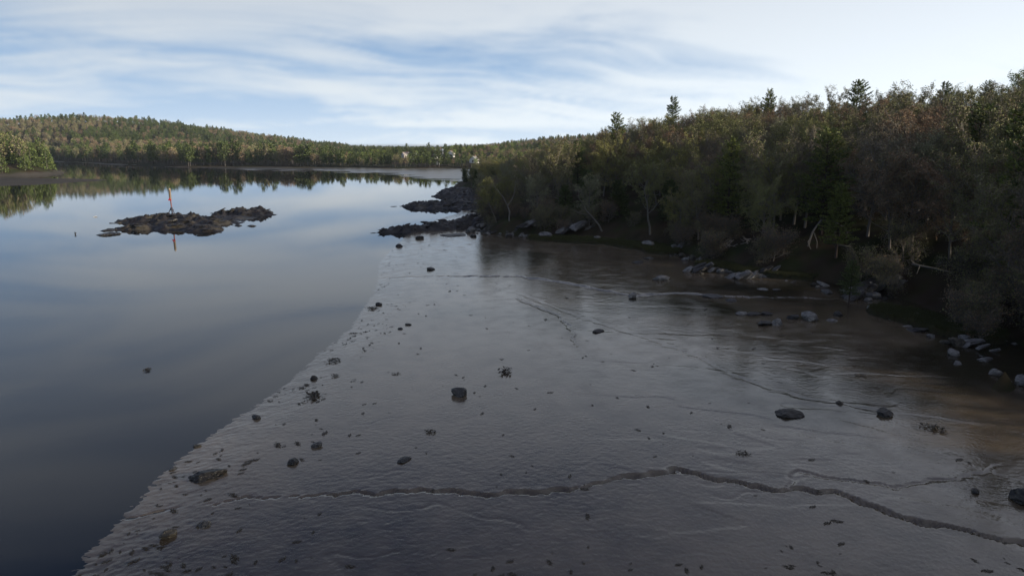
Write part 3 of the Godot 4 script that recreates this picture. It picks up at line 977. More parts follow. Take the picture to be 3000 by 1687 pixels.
# ---------------------------------------------------------------- built things
func beacon(x: float, d: float, y: float) -> void:
	var t := thing("day_beacon", Vector3(x, y, -d), 0.0, "wooden slatted day beacon with red board on a dark tripod, standing on the rock ledge", "beacon")
	var dark := Color(0.035, 0.035, 0.05)
	for k in 3:
		var a := deg_to_rad([200.0, -25.0, 80.0][k])
		var b := MB.new()
		b.tube(Vector3(cos(a) * 1.15, -0.5, -sin(a) * 1.15), Vector3(cos(a) * 0.12, 1.75, -sin(a) * 0.12), 0.085, 0.075, 6, dark)
		put(b.mesh(), "leg", M.paint, t)
	var b := MB.new()
	b.tube(Vector3(0, 1.15, 0), Vector3(0, 1.3, 0), 0.45, 0.42, 8, dark)
	b.tube(Vector3(0, 1.3, 0), Vector3(0, 1.85, 0), 0.30, 0.16, 8, dark)
	put(b.mesh(), "collar", M.paint, t)
	b = MB.new()
	b.tube(Vector3(0.05, -0.3, 0), Vector3(0.02, 1.3, 0), 0.13, 0.13, 8, Color(0.06, 0.05, 0.06))
	b.tube(Vector3(0.0, 1.7, 0), Vector3(-0.05, 3.35, 0), 0.14, 0.13, 10, Color(0.15, 0.06, 0.06))
	put(b.mesh(), "post", M.paint, t)
	var drum := Node3D.new()
	drum.name = "drum"
	t.add_child(drum)
	drum.position = Vector3(-0.08, 3.3, 0)
	drum.scale = Vector3(0.66, 1.0, 0.66)
	b = MB.new()
	b.tube(Vector3(0, 0.1, 0), Vector3(0, 2.35, 0), 0.24, 0.24, 12, Color(0.03, 0.028, 0.026))
	b.tube(Vector3(0, 0.0, 0), Vector3(0, 0.1, 0), 0.1, 0.34, 12, dark)
	put(b.mesh(), "core", M.paint, drum)
	for k in 9:
		var a := TAU * k / 9
		b = MB.new()
		b.box(Vector3(cos(a) * 0.32, 1.18, sin(a) * 0.32), Vector3(0.05, 2.2, 0.17), Basis(Vector3.UP, -a), Color(0.17, 0.13, 0.09) * rng.randf_range(0.75, 1.2))
		put(b.mesh(), "slat", M.paint, drum)
	b = MB.new()
	for k in 5:
		var a := PI / 2 * k / 5
		var e := PI / 2 * (k + 1) / 5
		b.tube(Vector3(0, 2.28 + sin(a) * 0.36, 0), Vector3(0, 2.28 + sin(e) * 0.36, 0), cos(a) * 0.36, cos(e) * 0.36 + 0.001, 14, Color(0.28, 0.22, 0.14))
	put(b.mesh(), "cap", M.paint, drum)
	b = MB.new()
	var red := Color(0.46, 0.03, 0.04)
	var p := [Vector3(-0.42, 3.3, 0.42), Vector3(0.36, 3.3, 0.42), Vector3(-0.03, 3.95, 0.42)]
	b.tri(p[0], p[2], p[1], red)
	var back := Vector3(0, 0, -0.05)
	b.tri(p[0] + back, p[1] + back, p[2] + back, red)
	for k in 3: b.quad(p[k], p[(k + 1) % 3], p[(k + 1) % 3] + back, p[k] + back, red)
	tag(put(b.mesh(), "dayboard", M.paint, t), "red triangular board")

func house(x: float, d: float, y: float, wide: float, deep: float, eaves: float, ridge: float, turn: float, wall: Color, roof: Color, label: String, front := 3) -> void:
	var gy := ground(x, d) - 0.1 + y * 0.0
	var t := thing("house", Vector3(x, gy, -d), turn, label, "house")
	var lift := 0.0
	var b := MB.new()
	var w := wide / 2
	var q := deep / 2
	var e := eaves + lift
	var p := e + ridge
	b.box(Vector3(0, (e - 0.6) / 2, 0), Vector3(wide, e + 0.6, deep), Basis.IDENTITY, wall)
	for s in [-1.0, 1.0]: b.tri(Vector3(w * s, e, -q * s), Vector3(w * s, p, 0), Vector3(w * s, e, q * s), wall)
	put(b.mesh(), "wall", M.paint, t)
	b = MB.new()
	for s in [-1.0, 1.0]:
		var ang := atan2(ridge, q)
		b.box(Vector3(0, e + ridge / 2 + 0.08, s * q / 2), Vector3(wide + 0.7, 0.16, sqrt(q * q + ridge * ridge) + 0.5), Basis(Vector3.RIGHT, ang * s), roof)
	var rf := put(b.mesh(), "roof", M.paint, t)
	b = MB.new()
	b.box(Vector3(w * 0.4, p + 0.3, 0), Vector3(0.7, 1.6, 0.7), Basis.IDENTITY, Color(0.2, 0.1, 0.08))
	put(b.mesh(), "chimney", M.paint, rf)
	for k in front:
		var fx := (k + 0.5) / front * wide - w
		b = MB.new()
		b.box(Vector3(fx, lift + eaves * 0.55, q + 0.03), Vector3(0.95, 1.45, 0.1), Basis.IDENTITY, Color.WHITE)
		put(b.mesh(), "window", M.glass, t)
	for s in [-1.0, 1.0]:
		b = MB.new()
		b.box(Vector3(w * s, lift + eaves * 0.55, 0), Vector3(0.1, 1.45, 0.95), Basis.IDENTITY, Color.WHITE)
		put(b.mesh(), "window", M.glass, t)

func dead_wood(called: String, at: Vector3, paths: Array, label: String, category: String, col := Color(0.14, 0.132, 0.125)) -> void:
	var t := thing(called, at, 0.0, label, category)
	for k in paths.size():
		var b := MB.new()
		var pts := []
		for p in paths[k][2]: pts.append(Vector3(p[0], p[1], p[2]))
		var fine := [pts[0]]
		for q in pts.size() - 1:
			var mid: Vector3 = (pts[q] + pts[q + 1]) / 2.0 + Vector3(rng.randfn(), rng.randfn(), rng.randfn()) * 0.04 * (pts[q + 1] - pts[q]).length()
			fine.append(mid)
			fine.append(pts[q + 1])
		b.path(fine, paths[k][0], paths[k][1], 6, col * rng.randf_range(0.85, 1.1))
		put(b.mesh(), "trunk" if k == 0 else "branch", M.bark, t)

const HEROES := [
	[31.8, 102.0, 13.4, "tall white pine with boughs coloured as if lit above the marsh bench and shore rocks", 0, 0.95],
	[40.4, 90.0, 13.4, "broad white pine above the fallen grey driftwood tree", 2, 1.05],
	[67.5, 135.0, 9.4, "pointed pine half sunk in the brown canopy up the slope", 1, 1.2],
	[12.7, 135.0, 11.0, "narrow pine rising from the dark wood above the rocky point", 1, 0.95],
	[24.1, 165.0, 14.6, "pine with a rounded dark top where the ridge runs down to the point", 2, 0.9],
	[42.9, 190.0, 17.2, "slim pine tip poking just above the ridge canopy", 1, 0.85],
	[59.4, 165.0, 15.2, "dark columnar pine standing above the ridge canopy", 0, 0.8],
	[72.4, 150.0, 16.8, "broad dark cone-shaped pine, the largest crown above the ridge line", 2, 1.05],
	[55.6, 84.0, 13.8, "big shaggy white pine with drooping boughs over the upper shore", 2, 1.2],
	[55.5, 75.0, 15.4, "very large white pine with long level boughs beside the shaggy pine", 0, 1.35],
	[38.4, 81.0, 8.6, "small pine with low boughs at the edge of the shore bank", 0, 1.1],
	[90.3, 170.0, 14.0, "small pine top beside the broad cone-shaped ridge pine", 1, 0.8],
	[113.0, 170.0, 15.8, "dark pine on the ridge next to the bright yellow-green tree", 2, 0.8],
	[90.8, 150.0, 14.6, "rounded dark pine top on the ridge above the brown canopy", 1, 0.9],
	[46.6, 62.0, 17.5, "tallest near pine with dark drooping boughs at the edge of the wood", 2, 0.8],
	[33.0, 66.0, 4.5, "young pine on the low bank beside the tilted shore strata", 1, 1.2],
]

func scatter_weed() -> void:
	# loose rockweed and clods strewn over the flat: far too many to count
	var m := weed_mesh(3)
	var list := []
	for k in 1250:
		var d := 23.0 + pow(rng.randf(), 1.6) * 95.0
		var e := absf(rng.randfn()) * 2.6 if rng.randf() < 0.42 else rng.randf() * 40.0
		var x := along(EDGE, d) + e + 0.1
		var cl := n1.get_noise_2d(x * 4.0, d * 4.0)
		if cl < rng.randf_range(-0.25, 0.35): continue
		if inland(x, d) > -0.5: continue
		var s := rng.randf_range(0.08, 0.34) * (1.0 if rng.randf() < 0.9 else 1.7)
		list.append(Transform3D(Basis(Vector3.UP, rng.randf() * TAU) * Basis.from_scale(Vector3(s * 1.3, s * 0.35, s)), Vector3(x, mud_base(x, d) + 0.015, -d)))
	var mm := MultiMesh.new()
	mm.transform_format = MultiMesh.TRANSFORM_3D
	mm.mesh = m
	mm.instance_count = list.size()
	for k in list.size(): mm.set_instance_transform(k, list[k])
	var o := MultiMeshInstance3D.new()
	o.multimesh = mm
	o.material_override = M.weed
	o.name = "seaweed_litter"
	add_child(o)
	tag(o, "scattered scraps of dark seaweed strewn along the edge of the mudflat", "seaweed", "", "stuff")

func clump(x: float, d: float, wide: float, label: String, y := 0.02) -> void:
	var o := put(weed_mesh(int(x * 10.0) + 50), "seaweed_clump", M.weed)
	o.position = Vector3(x, (mud_base(x, d) if y >= 0.0 else 0.0) + absf(y), -d)
	o.scale = Vector3(wide, wide * 0.6, wide)
	o.rotation.y = rng.randf() * TAU
	tag(o, label, "seaweed")

func marsh(called: String, label: String, pts: Array, high: float, wide: float, n: int) -> void:
	# a low bench of turf with an undercut edge, covered in short marsh grass
	var line := PackedVector2Array()
	for p in pts: line.append(Vector2(p[0], p[1]))
	var xs := spaced(line[0].x - wide, line[0].x + 0.1, 1, 1)
	var lo := line[0]
	var hi := line[0]
	for p in line:
		lo = lo.min(p)
		hi = hi.max(p)
	xs = spaced(lo.x - wide, hi.x + wide, 0.3, 0.3)
	var ds := spaced(lo.y - wide, hi.y + wide, 0.3, 0.3)
	var w := xs.size()
	var hs := PackedFloat32Array()
	var cs := PackedColorArray()
	var keep := PackedByteArray()
	hs.resize(w * ds.size()); cs.resize(w * ds.size()); keep.resize(w * ds.size())
	var tops := []
	for j in ds.size():
		for i in w:
			var k := j * w + i
			var p := Vector2(xs[i], ds[j])
			var best := 1e9
			for q in line.size() - 1: best = minf(best, seg_dist(p, line[q], line[q + 1]))
			best += n1.get_noise_2d(p.x * 7.0, p.y * 7.0) * wide * 0.35
			var f := 1.0 - best / wide
			var b := mud_base(p.x, p.y) - 0.15
			hs[k] = b + (high + 0.15 + n3.get_noise_2d(p.x * 9.0, p.y * 9.0) * 0.08) * smoothstep(0.02, 0.16, f)
			keep[k] = 1 if f > -0.1 else 0
			if f > 0.18: tops.append(Vector3(p.x, hs[k], -p.y))
			cs[k] = Color(0.022, 0.02, 0.015).lerp(Color(0.034, 0.034, 0.015), smoothstep(0.05, 0.2, f))
	put(grid(xs, ds, hs, cs, 5.0, keep), "turf_bank", M.soil).set_meta("kind", "structure")
	var b := MB.new()
	for k in 14:
		var a := rng.randf() * TAU
		var at := Vector3(rng.randfn(), 0, rng.randfn()) * 0.09
		var lean := Vector3(cos(a), 0, sin(a)) * rng.randf_range(0.03, 0.13)
		var s := Vector3(-sin(a), 0, cos(a)) * 0.016
		b.tri(at - s, at + lean + Vector3.UP * rng.randf_range(0.12, 0.26), at + s, Color(0.052, 0.055, 0.02) * rng.randf_range(0.6, 1.2))
	var mm := MultiMesh.new()
	mm.transform_format = MultiMesh.TRANSFORM_3D
	mm.mesh = b.mesh()
	mm.instance_count = n if tops.size() else 0
	for k in mm.instance_count:
		var p: Vector3 = tops[rng.randi() % tops.size()]
		mm.set_instance_transform(k, Transform3D(Basis(Vector3.UP, rng.randf() * TAU) * Basis.from_scale(Vector3.ONE * rng.randf_range(0.7, 1.3)), p + Vector3(rng.randf_range(-0.15, 0.15), 0, rng.randf_range(-0.15, 0.15))))
	var o := MultiMeshInstance3D.new()
	o.multimesh = mm
	o.material_override = M.leaf
	o.name = numbered(called)
	add_child(o)
	tag(o, label, "grass", "", "stuff")

func shore_rocks() -> void:
	# broken stone along the foot of the bank
	var said := {"pale": "pale grey rock at the foot of the wooded bank", "grey": "mid-grey rock at the foot of the wooded bank", "dark": "dark wet rock at the foot of the wooded bank", "tan": "tan-stained rock at the foot of the wooded bank"}
	var total := 0.0
	for k in range(3, 21): total += shore_pts[k].distance_to(shore_pts[k + 1])
	for k in 298:
		var far := rng.randf()
		var run := far * 195.0
		var q := 3
		while q < 20 and run > shore_pts[q].distance_to(shore_pts[q + 1]):
			run -= shore_pts[q].distance_to(shore_pts[q + 1])
			q += 1
		var a := shore_pts[q]
		var b := shore_pts[q + 1]
		var dir := (b - a).normalized()
		var p := a + dir * run + Vector2(dir.y, -dir.x) * (rng.randfn() * 1.0 - 0.9)
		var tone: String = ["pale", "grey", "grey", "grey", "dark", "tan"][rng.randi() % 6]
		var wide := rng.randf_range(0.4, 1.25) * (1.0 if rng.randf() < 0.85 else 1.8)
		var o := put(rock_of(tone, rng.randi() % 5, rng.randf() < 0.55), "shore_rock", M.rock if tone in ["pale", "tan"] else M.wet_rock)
		o.position = Vector3(p.x, ground(p.x, p.y) - 0.05, -p.y)
		o.basis = Basis(Vector3.UP, rng.randf() * TAU) * Basis(Vector3.BACK, rng.randf_range(-0.1, 0.4)) * Basis.from_scale(Vector3(wide, wide, wide))
		tag(o, said[tone], "rock", "rocks at the foot of the bank")

func _ready() -> void:
	t0 = Time.get_ticks_msec()
	# camera
	var cam := Camera3D.new()
	cam.name = "camera"
	cam.position = Vector3(0, 16, 0)
	cam.rotation_degrees = Vector3(-11.667, 0, 0)
	cam.fov = 45.19
	cam.near = 0.1
	cam.far = 6000.0
	cam.current = true
	add_child(cam)
	# sky
	var env := Environment.new()
	env.background_mode = Environment.BG_SKY
	var sm := PanoramaSkyMaterial.new()
	sm.panorama = make_sky()
	var sky := Sky.new()
	sky.sky_material = sm
	env.sky = sky
	env.background_energy_multiplier = 1.0
	env.tonemap_mode = Environment.TONE_MAPPER_LINEAR
	env.tonemap_exposure = 1.57
	env.fog_enabled = true
	env.fog_density = 0.00005
	env.fog_light_color = Color(0.78, 0.86, 0.95)
	env.sdfgi_enabled = true
	env.ssao_enabled = true
	env.ssil_enabled = true
	var we := WorldEnvironment.new()
	we.name = "world_environment"
	we.environment = env
	add_child(we)
	stage("sky")
	# sun: low behind the wooded slope, softened by thin cloud
	var sun := DirectionalLight3D.new()
	sun.name = "sun"
	sun.light_energy = 1.6
	sun.light_angular_distance = 3.0
	sun.light_color = Color(1.0, 0.94, 0.84)
	sun.shadow_enabled = true
	var az := deg_to_rad(104.0)
	var el := deg_to_rad(12.5)
	add_child(sun)
	sun.look_at_from_position(Vector3(sin(az) * cos(el), sin(el), -cos(az) * cos(el)) * 100.0, Vector3.ZERO)
	# noise
	rng.seed = 77
	n1.seed = 1
	n1.frequency = 0.03
	n1.fractal_octaves = 3
	n2.seed = 2
	n2.frequency = 0.05
	n2.fractal_octaves = 3
	n3.seed = 3
	n3.frequency = 0.05
	n3.fractal_octaves = 2
	n3.noise_type = FastNoiseLite.TYPE_SIMPLEX
	for p in SHORE: shore_pts.append(Vector2(p[0], p[1]))
	shore_poly = shore_pts.duplicate()
	shore_poly.append_array([Vector2(-2600, 4000), Vector2(4000, 4000), Vector2(4000, -60)])
	materials()
	# setting
	var b := MB.new()
	for z in [[0, 0], [1, 0], [1, 1], [0, 1]]:
		var x := -2600.0 if z[0] == 0 else 300.0
		var d := -400.0 if z[1] == 0 else 2600.0
		b.v.append(Vector3(x, 0, -d))
		b.n.append(Vector3.UP)
		b.u.append(Vector2(x / 11.0, d / 7.0))
	for k in [0, 2, 1, 0, 3, 2]: b.i.append(k)
	put(b.mesh(), "water", M.water).set_meta("kind", "structure")
	mudflat()
	far_mudflat()
	terrain()
	headland()
	make_kinds()
	# ledge in the river, and the rocky points
	ledge("rock_ledge", "long dark rock ledge in mid-river under the day beacon", [[-74.0, 149.0, 10.5, 6.5, 1.1, 0.1], [-66.0, 144.5, 9.0, 5.0, 0.8, -0.1], [-63.0, 163.5, 7.5, 5.0, 1.2, 0.1], [-64.5, 154.0, 7.0, 6.0, 0.35, 0.4], [-59.0, 132.0, 4.2, 3.2, 0.7, 0.2], [-66.0, 134.5, 6.0, 2.6, 0.7, 0.0], [-73.0, 134.0, 5.0, 2.0, 0.6, 0.1]], 1.2, 150, "dark", 0.33)
	beacon(-74.2, 151.0, 0.95)
	ledge("rock_ledge", "rocky point of dark rubble running from the wooded shore between mudflat and cove", [[-19.0, 131.0, 6.5, 2.6, 0.9, 0.3], [-12.0, 136.0, 8.0, 5.0, 1.3, 0.5], [-5.0, 139.0, 8.0, 7.5, 1.7, 0.5], [3.0, 128.0, 9.0, 6.0, 1.5, -0.2], [-7.0, 146.0, 6.0, 6.0, 1.3, 0.4]], 0.9, 130, "dark", 0.35)
	ledge("rock_ledge", "low dark rock point beyond the small cove, tapering into the river", [[-22.0, 184.0, 8.0, 5.5, 1.2, 0.0], [-14.0, 187.0, 8.0, 8.0, 1.5, 0.2], [-9.0, 178.0, 6.0, 5.0, 1.2, 0.0]], 1.0, 80)
	ledge("rock_ledge", "farthest rock point, sloping bedrock below the end of the wood", [[-17.0, 222.0, 7.5, 8.0, 1.4, 0.1], [-19.0, 240.0, 6.0, 14.0, 1.5, 0.0], [-13.0, 214.0, 5.0, 6.0, 1.2, 0.0]], 0.8, 50, "dark", 0.5)
	for r in [[-73.8, 125.6, 4.6, "low dark rock awash beside the end of the mid-river ledge"], [-77.0, 132.6, 4.0, "humped dark rock at the tip of the mid-river ledge"], [-55.2, 139.5, 2.2, "small rounded dark rock off the shoreward end of the mid-river ledge"], [-52.8, 139.0, 2.4, "pointed dark rock outermost off the shoreward end of the mid-river ledge"], [-31.5, 184.5, 1.6, "small dark rock off the tip of the low point"], [-23.0, 202.0, 3.4, "flat dark rock awash between the two farther points"], [-25.8, 128.0, 1.1, "small dark rock off the tip of the rubble point"]]:
		boulder(r[0], r[1], r[2], "dark", r[3], 0.42).position.y = -0.12 * r[2]
	stage("ledges")
	# single rocks on the flat
	for r in [
		[-3.4, 42.3, 1.05, "wet", "single blocky grey boulder in the middle of the smooth mud", 1.0, 0],
		[-13.8, 45.9, 0.5, "dark", "dark boulder among seaweed at the water's edge", 1.0, 1],
		[-15.3, 38.8, 0.55, "dark", "small dark rock alone at the water's edge", 0.8, 2],
		[-10.5, 34.7, 0.62, "wet", "small grey rock between the seaweed lump and the smooth mud", 0.8, 3],
		[-11.2, 32.6, 0.6, "dark", "knobbly dark rock beside the mud mound", 1.0, 4],
		[-14.3, 26.0, 0.7, "tan", "tan boulder by the water's edge below the mud channel", 0.9, 5],
		[-13.1, 26.8, 0.5, "wet", "small grey stone beside the tan boulder", 0.8, 1],
		[-5.5, 32.8, 0.75, "dark", "flat black rock on the open mud above the channel", 0.4, 2],
		[-17.1, 35.0, 0.45, "tan", "pale stone standing in the water's edge", 0.6, 3],
		[-17.1, 32.3, 0.42, "wet", "grey stone in the water's edge next to the mud mound", 0.6, 0],
		[16.2, 38.4, 1.5, "dark", "long low dark boulder lying in a shallow pool on the mud", 0.55, 4],
		[21.9, 38.2, 1.0, "dark", "smooth dark boulder near the long low boulder in the pool", 0.8, 5],
		[20.0, 40.0, 0.45, "dark", "fist-sized dark stone between the two dark boulders and the trees", 0.9, 1],
		[7.4, 57.2, 1.05, "dark", "dark flat rock where the small rills meet", 0.45, 2],
		[-10.6, 88.6, 1.1, "wet", "rounded grey boulder on the far smooth mud below the curved channel", 0.7, 3],
		[-13.6, 68.7, 0.8, "dark", "dark seaweed-covered rock at the water's edge above the curved channel", 0.7, 0],
		[-9.9, 58.9, 0.55, "dark", "one of two small dark stones side by side on the smooth mud", 0.6, 4],
		[-9.4, 60.4, 0.58, "dark", "other small dark stone of the pair on the smooth mud", 0.6, 5],
		[-18.1, 110.4, 1.1, "dark", "dark boulder standing in the water's edge near the rubble point", 0.8, 1],
		[-16.0, 119.2, 1.3, "dark", "dark boulder just in front of the rubble point", 0.8, 2],
		[-6.8, 120.7, 1.1, "dark", "rounded dark boulder beside the flat ledge before the rubble point", 0.9, 3],
		[-9.8, 123.0, 5.2, "dark", "long flat dark ledge lying just before the rubble point", 0.22, 4],
		[17.6, 79.9, 1.9, "pale", "pale angular boulder alone on the dark mud inside the curved channel", 0.6, 0],
		[22.2, 58.9, 1.3, "dark", "dark rock leaning against a pale upright rock on the mud", 0.7, 5],
		[23.3, 58.9, 1.0, "pale", "pale upright rock leaning on a dark one on the mud", 1.1, 1],
		[26.8, 60.7, 1.6, "pale", "largest pale boulder on the upper mud", 0.9, 2],
		[25.6, 61.0, 1.1, "dark", "dark rock wedged against the largest pale boulder", 0.8, 3],
		[21.4, 62.9, 1.1, "pale", "pale rock at the end of a row of dark stones on the mud", 0.6, 4],
		[22.6, 62.7, 1.2, "dark", "dark flat stone in the row beside a pale rock", 0.45, 5],
		[23.7, 62.6, 1.0, "dark", "dark humped stone in the row beside a pale rock", 0.6, 0],
		[28.6, 60.0, 0.9, "pale", "small white stone between the large pale boulder and the shore", 0.5, 1],
		[30.1, 61.8, 0.95, "dark", "dark peaked stone between the large pale boulder and the shore", 0.9, 2],
		[34.6, 64.1, 1.45, "pale", "pale peaked boulder below the tilted shore strata", 0.9, 3],
		[27.4, 73.9, 1.2, "pale", "flat pale stone on the dark mud under the bank", 0.4, 4],
		[28.7, 73.4, 1.0, "wet", "flat grey stone beside the flat pale stone on the mud", 0.4, 5],
		[20.8, 70.5, 2.1, "wet", "low grey rock split by the curved channel", 0.35, 0],
		[22.3, 68.6, 1.3, "wet", "square grey rock just below the curved channel", 0.5, 1],
		[12.6, 70.6, 1.2, "pale", "pale upright rock where the curved channel forks", 0.9, 2],
		[17.0, 91.7, 1.6, "dark", "dark flat rock out on the mud before the grassy bench", 0.4, 3],
		[19.2, 94.9, 1.3, "wet", "grey rock behind the dark flat one before the grassy bench", 0.5, 4],
		[21.4, 106.1, 1.1, "pale", "pale round stone at the edge of the grassy bench", 0.7, 5],
		[33.1, 45.1, 0.95, "pale", "rounded pale boulder at the edge of the dark mud below the pale slabs", 0.8, 0],
		[22.9, 28.3, 1.3, "dark", "dark boulder beside the head of the foreground channel", 0.9, 1],
		[21.1, 28.9, 0.45, "dark", "small dark stone beside the foreground channel's branch", 0.7, 2],
		[35.2, 60.5, 0.8, "pale", "small pale stone at the lip of the turf bank", 0.5, 3],
		[38.0, 46.0, 0.8, "pale", "pale stone on the rubble beach below the wood", 0.7, 4],
		[36.5, 47.5, 0.6, "wet", "grey stone on the rubble beach below the wood", 0.7, 5],
		[38.0, 43.5, 0.9, "wet", "larger grey stone on the rubble beach below the wood", 0.6, 1],
	]: boulder(r[0], r[1], r[2], r[3], r[4], r[5], rng.randf() * TAU, r[6])
	# mud mound with stones in it
	var mound := thing("mud_mound", Vector3(-14.9, mud_base(-14.9, 31.3) - 0.05, -31.3), 0.5, "low mud mound with weed-covered stones at the water's edge", "mound")
	put(rock_mesh(91, Vector3(1.7, 0.42, 1.0), Color(0.032, 0.027, 0.021), Color(0.018, 0.016, 0.013), 3, 14), "hump", M.wet_rock, mound)
	for k in 7: slab(mound, Vector3(rng.randf_range(-0.8, 0.9), 0.05, rng.randf_range(-0.6, 0.5)), Vector3.ONE * rng.randf_range(0.25, 0.5), rng.randf() * TAU, 0.1, "dark", "stone")
	# pale slabs by the shore
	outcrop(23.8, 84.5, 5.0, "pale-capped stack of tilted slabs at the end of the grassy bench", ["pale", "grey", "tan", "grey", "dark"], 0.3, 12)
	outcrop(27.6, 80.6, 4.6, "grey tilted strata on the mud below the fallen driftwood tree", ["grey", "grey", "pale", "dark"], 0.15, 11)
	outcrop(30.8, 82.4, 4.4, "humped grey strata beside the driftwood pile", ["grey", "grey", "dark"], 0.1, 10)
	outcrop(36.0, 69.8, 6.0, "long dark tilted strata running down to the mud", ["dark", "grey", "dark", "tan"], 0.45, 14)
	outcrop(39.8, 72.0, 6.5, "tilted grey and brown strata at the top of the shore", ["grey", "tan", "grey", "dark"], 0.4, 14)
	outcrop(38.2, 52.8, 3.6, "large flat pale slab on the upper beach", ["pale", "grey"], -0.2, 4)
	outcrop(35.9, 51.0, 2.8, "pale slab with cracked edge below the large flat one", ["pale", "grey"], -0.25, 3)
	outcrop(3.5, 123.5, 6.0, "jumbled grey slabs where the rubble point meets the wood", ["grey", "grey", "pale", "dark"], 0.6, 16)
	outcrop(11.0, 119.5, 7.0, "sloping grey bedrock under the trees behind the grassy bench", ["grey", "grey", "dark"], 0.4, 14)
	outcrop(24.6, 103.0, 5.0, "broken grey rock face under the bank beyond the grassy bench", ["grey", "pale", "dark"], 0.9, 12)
	shore_rocks()
	stage("rocks")
	marsh("marsh_grass", "green marsh grass on the long turf bench below the wood", [[5.0, 117.6], [10.0, 114.6], [16.0, 110.8], [21.0, 105.5], [22.5, 101.0]], 0.35, 3.0, 5200)
	marsh("marsh_grass", "green marsh grass on the small bench beside the pale-capped slabs", [[26.0, 88.5], [29.5, 83.6], [34.0, 80.5]], 0.45, 2.2, 2600)
	marsh("marsh_grass", "dull green grass on the turf bank under the near trees", [[35.2, 62.0], [37.0, 57.5], [38.0, 54.5]], 0.5, 2.4, 2400)
	scatter_weed()
	for c in [[-13.4, 49.8, 1.3, "broad dark mat of seaweed at the bend of the water's edge"], [-12.4, 46.3, 0.8, "ragged seaweed clump beside the dark boulder"], [-12.8, 42.2, 1.6, "long flat seaweed clump halfway down the water's edge"], [23.4, 36.0, 1.4, "bushy dark seaweed clump beside the shadowed mud"], [11.9, 33.1, 0.7, "small seaweed clump above the channel's branch"], [-4.6, 36.4, 0.7, "thin seaweed scraps above the flat black rock"], [-8.2, 46.6, 0.6, "star-shaped seaweed scrap on the smooth mud"], [-0.5, 46.8, 1.5, "scattered seaweed wisps beyond the blocky grey boulder"], [23.8, 45.0, 0.8, "dark seaweed tuft on the rippled upper mud"], [-14.0, 67.0, 1.3, "brown seaweed tangle at the water's edge"]]: clump(c[0], c[1], c[2], c[3])
	clump(-26.5, 47.9, 0.85, "small raft of reddish-brown seaweed floating on the open water", -0.01)
	# things afloat
	b = MB.new()
	b.box(Vector3(0, 0.04, 0), Vector3(0.16, 0.5, 0.16), Basis(Vector3.BACK, 0.2), Color(0.03, 0.03, 0.03))
	b.box(Vector3(0.02, 0.36, 0), Vector3(0.42, 0.09, 0.09), Basis(Vector3.BACK, -0.25), Color(0.03, 0.03, 0.03))
	var o := put(b.mesh(), "channel_stake", M.paint)
	o.position = Vector3(-79.9, 0.0, -125.8)
	tag(o, "small dark stake with a crosspiece sticking out of the water", "stake")
	b = MB.new()
	b.tube(Vector3(-0.55, 0.06, 0), Vector3(0.1, 0.11, 0), 0.03, 0.13, 8, Color(0.75, 0.75, 0.74))
	b.tube(Vector3(0.1, 0.11, 0), Vector3(0.55, 0.08, 0), 0.13, 0.02, 8, Color(0.75, 0.75, 0.74))
	o = put(b.mesh(), "float_buoy", M.paint)
	o.position = Vector3(-94.8, 0.0, -157.2)
	tag(o, "slim white float lying on the calm water", "buoy")
	# driftwood and leaning trunks along the bank
	dead_wood("driftwood_tree", Vector3(37.6, ground(37.6, 86.0), -86.0), [[0.12, 0.10, [[-0.6, -0.2, 0.4], [-0.2, 1.6, 0.3], [0.8, 3.1, 0.2]]], [0.10, 0.06, [[0.8, 3.1, 0.2], [2.3, 3.0, 0.5], [3.6, 2.2, 0.8]]], [0.07, 0.03, [[3.5, 2.3, 0.8], [3.9, 1.6, 0.9], [3.7, 0.9, 1.0]]], [0.06, 0.025, [[2.6, 2.9, 0.6], [2.3, 1.6, 1.0], [2.5, 0.1, 1.3]]], [0.07, 0.03, [[-0.3, 1.2, 0.4], [-0.9, 0.5, 0.9], [-0.6, -0.5, 1.4]]], [0.05, 0.02, [[-0.1, 1.7, 0.4], [0.2, 0.6, 1.0], [0.0, -0.4, 1.5]]], [0.05, 0.02, [[3.7, 1.9, 0.8], [4.3, 1.6, 0.9], [4.6, 1.7, 1.0]]]], "arched grey fallen tree with bare branches hanging over the bank", "driftwood")
	dead_wood("driftwood_log", Vector3(39.5, ground(39.5, 84.0) + 0.1, -84.0), [[0.16, 0.09, [[-1.4, 0.5, 0.6], [0.0, 0.3, 0.8], [1.8, 0.0, 1.0]]], [0.05, 0.02, [[1.2, 0.1, 0.9], [1.6, -0.5, 1.5], [1.5, -0.9, 1.9]]], [0.05, 0.02, [[1.6, 0.0, 1.0], [2.3, -0.3, 1.4], [2.2, -0.9, 1.9]]]], "pale driftwood log below the arched fallen tree", "driftwood")
	dead_wood("driftwood_log", Vector3(44.0, ground(44.0, 71.0) + 0.35, -71.0), [[0.14, 0.05, [[-1.9, 0.7, -0.8], [0.0, 0.35, 0.0], [2.2, 0.0, 0.9]]], [0.05, 0.02, [[-1.7, 0.7, -0.7], [-2.1, 1.1, -0.6], [-2.0, 1.5, -0.4]]], [0.04, 0.015, [[-1.2, 0.6, -0.5], [-1.6, 0.2, 0.0], [-1.9, -0.2, 0.3]]]], "long silver fallen trunk with root stubs at the top of the shore", "driftwood")
	var pile := thing("driftwood_pile", Vector3(30.6, ground(30.6, 93.5), -93.5), 0.0, "tangled pile of grey driftwood branches under the bank", "driftwood")
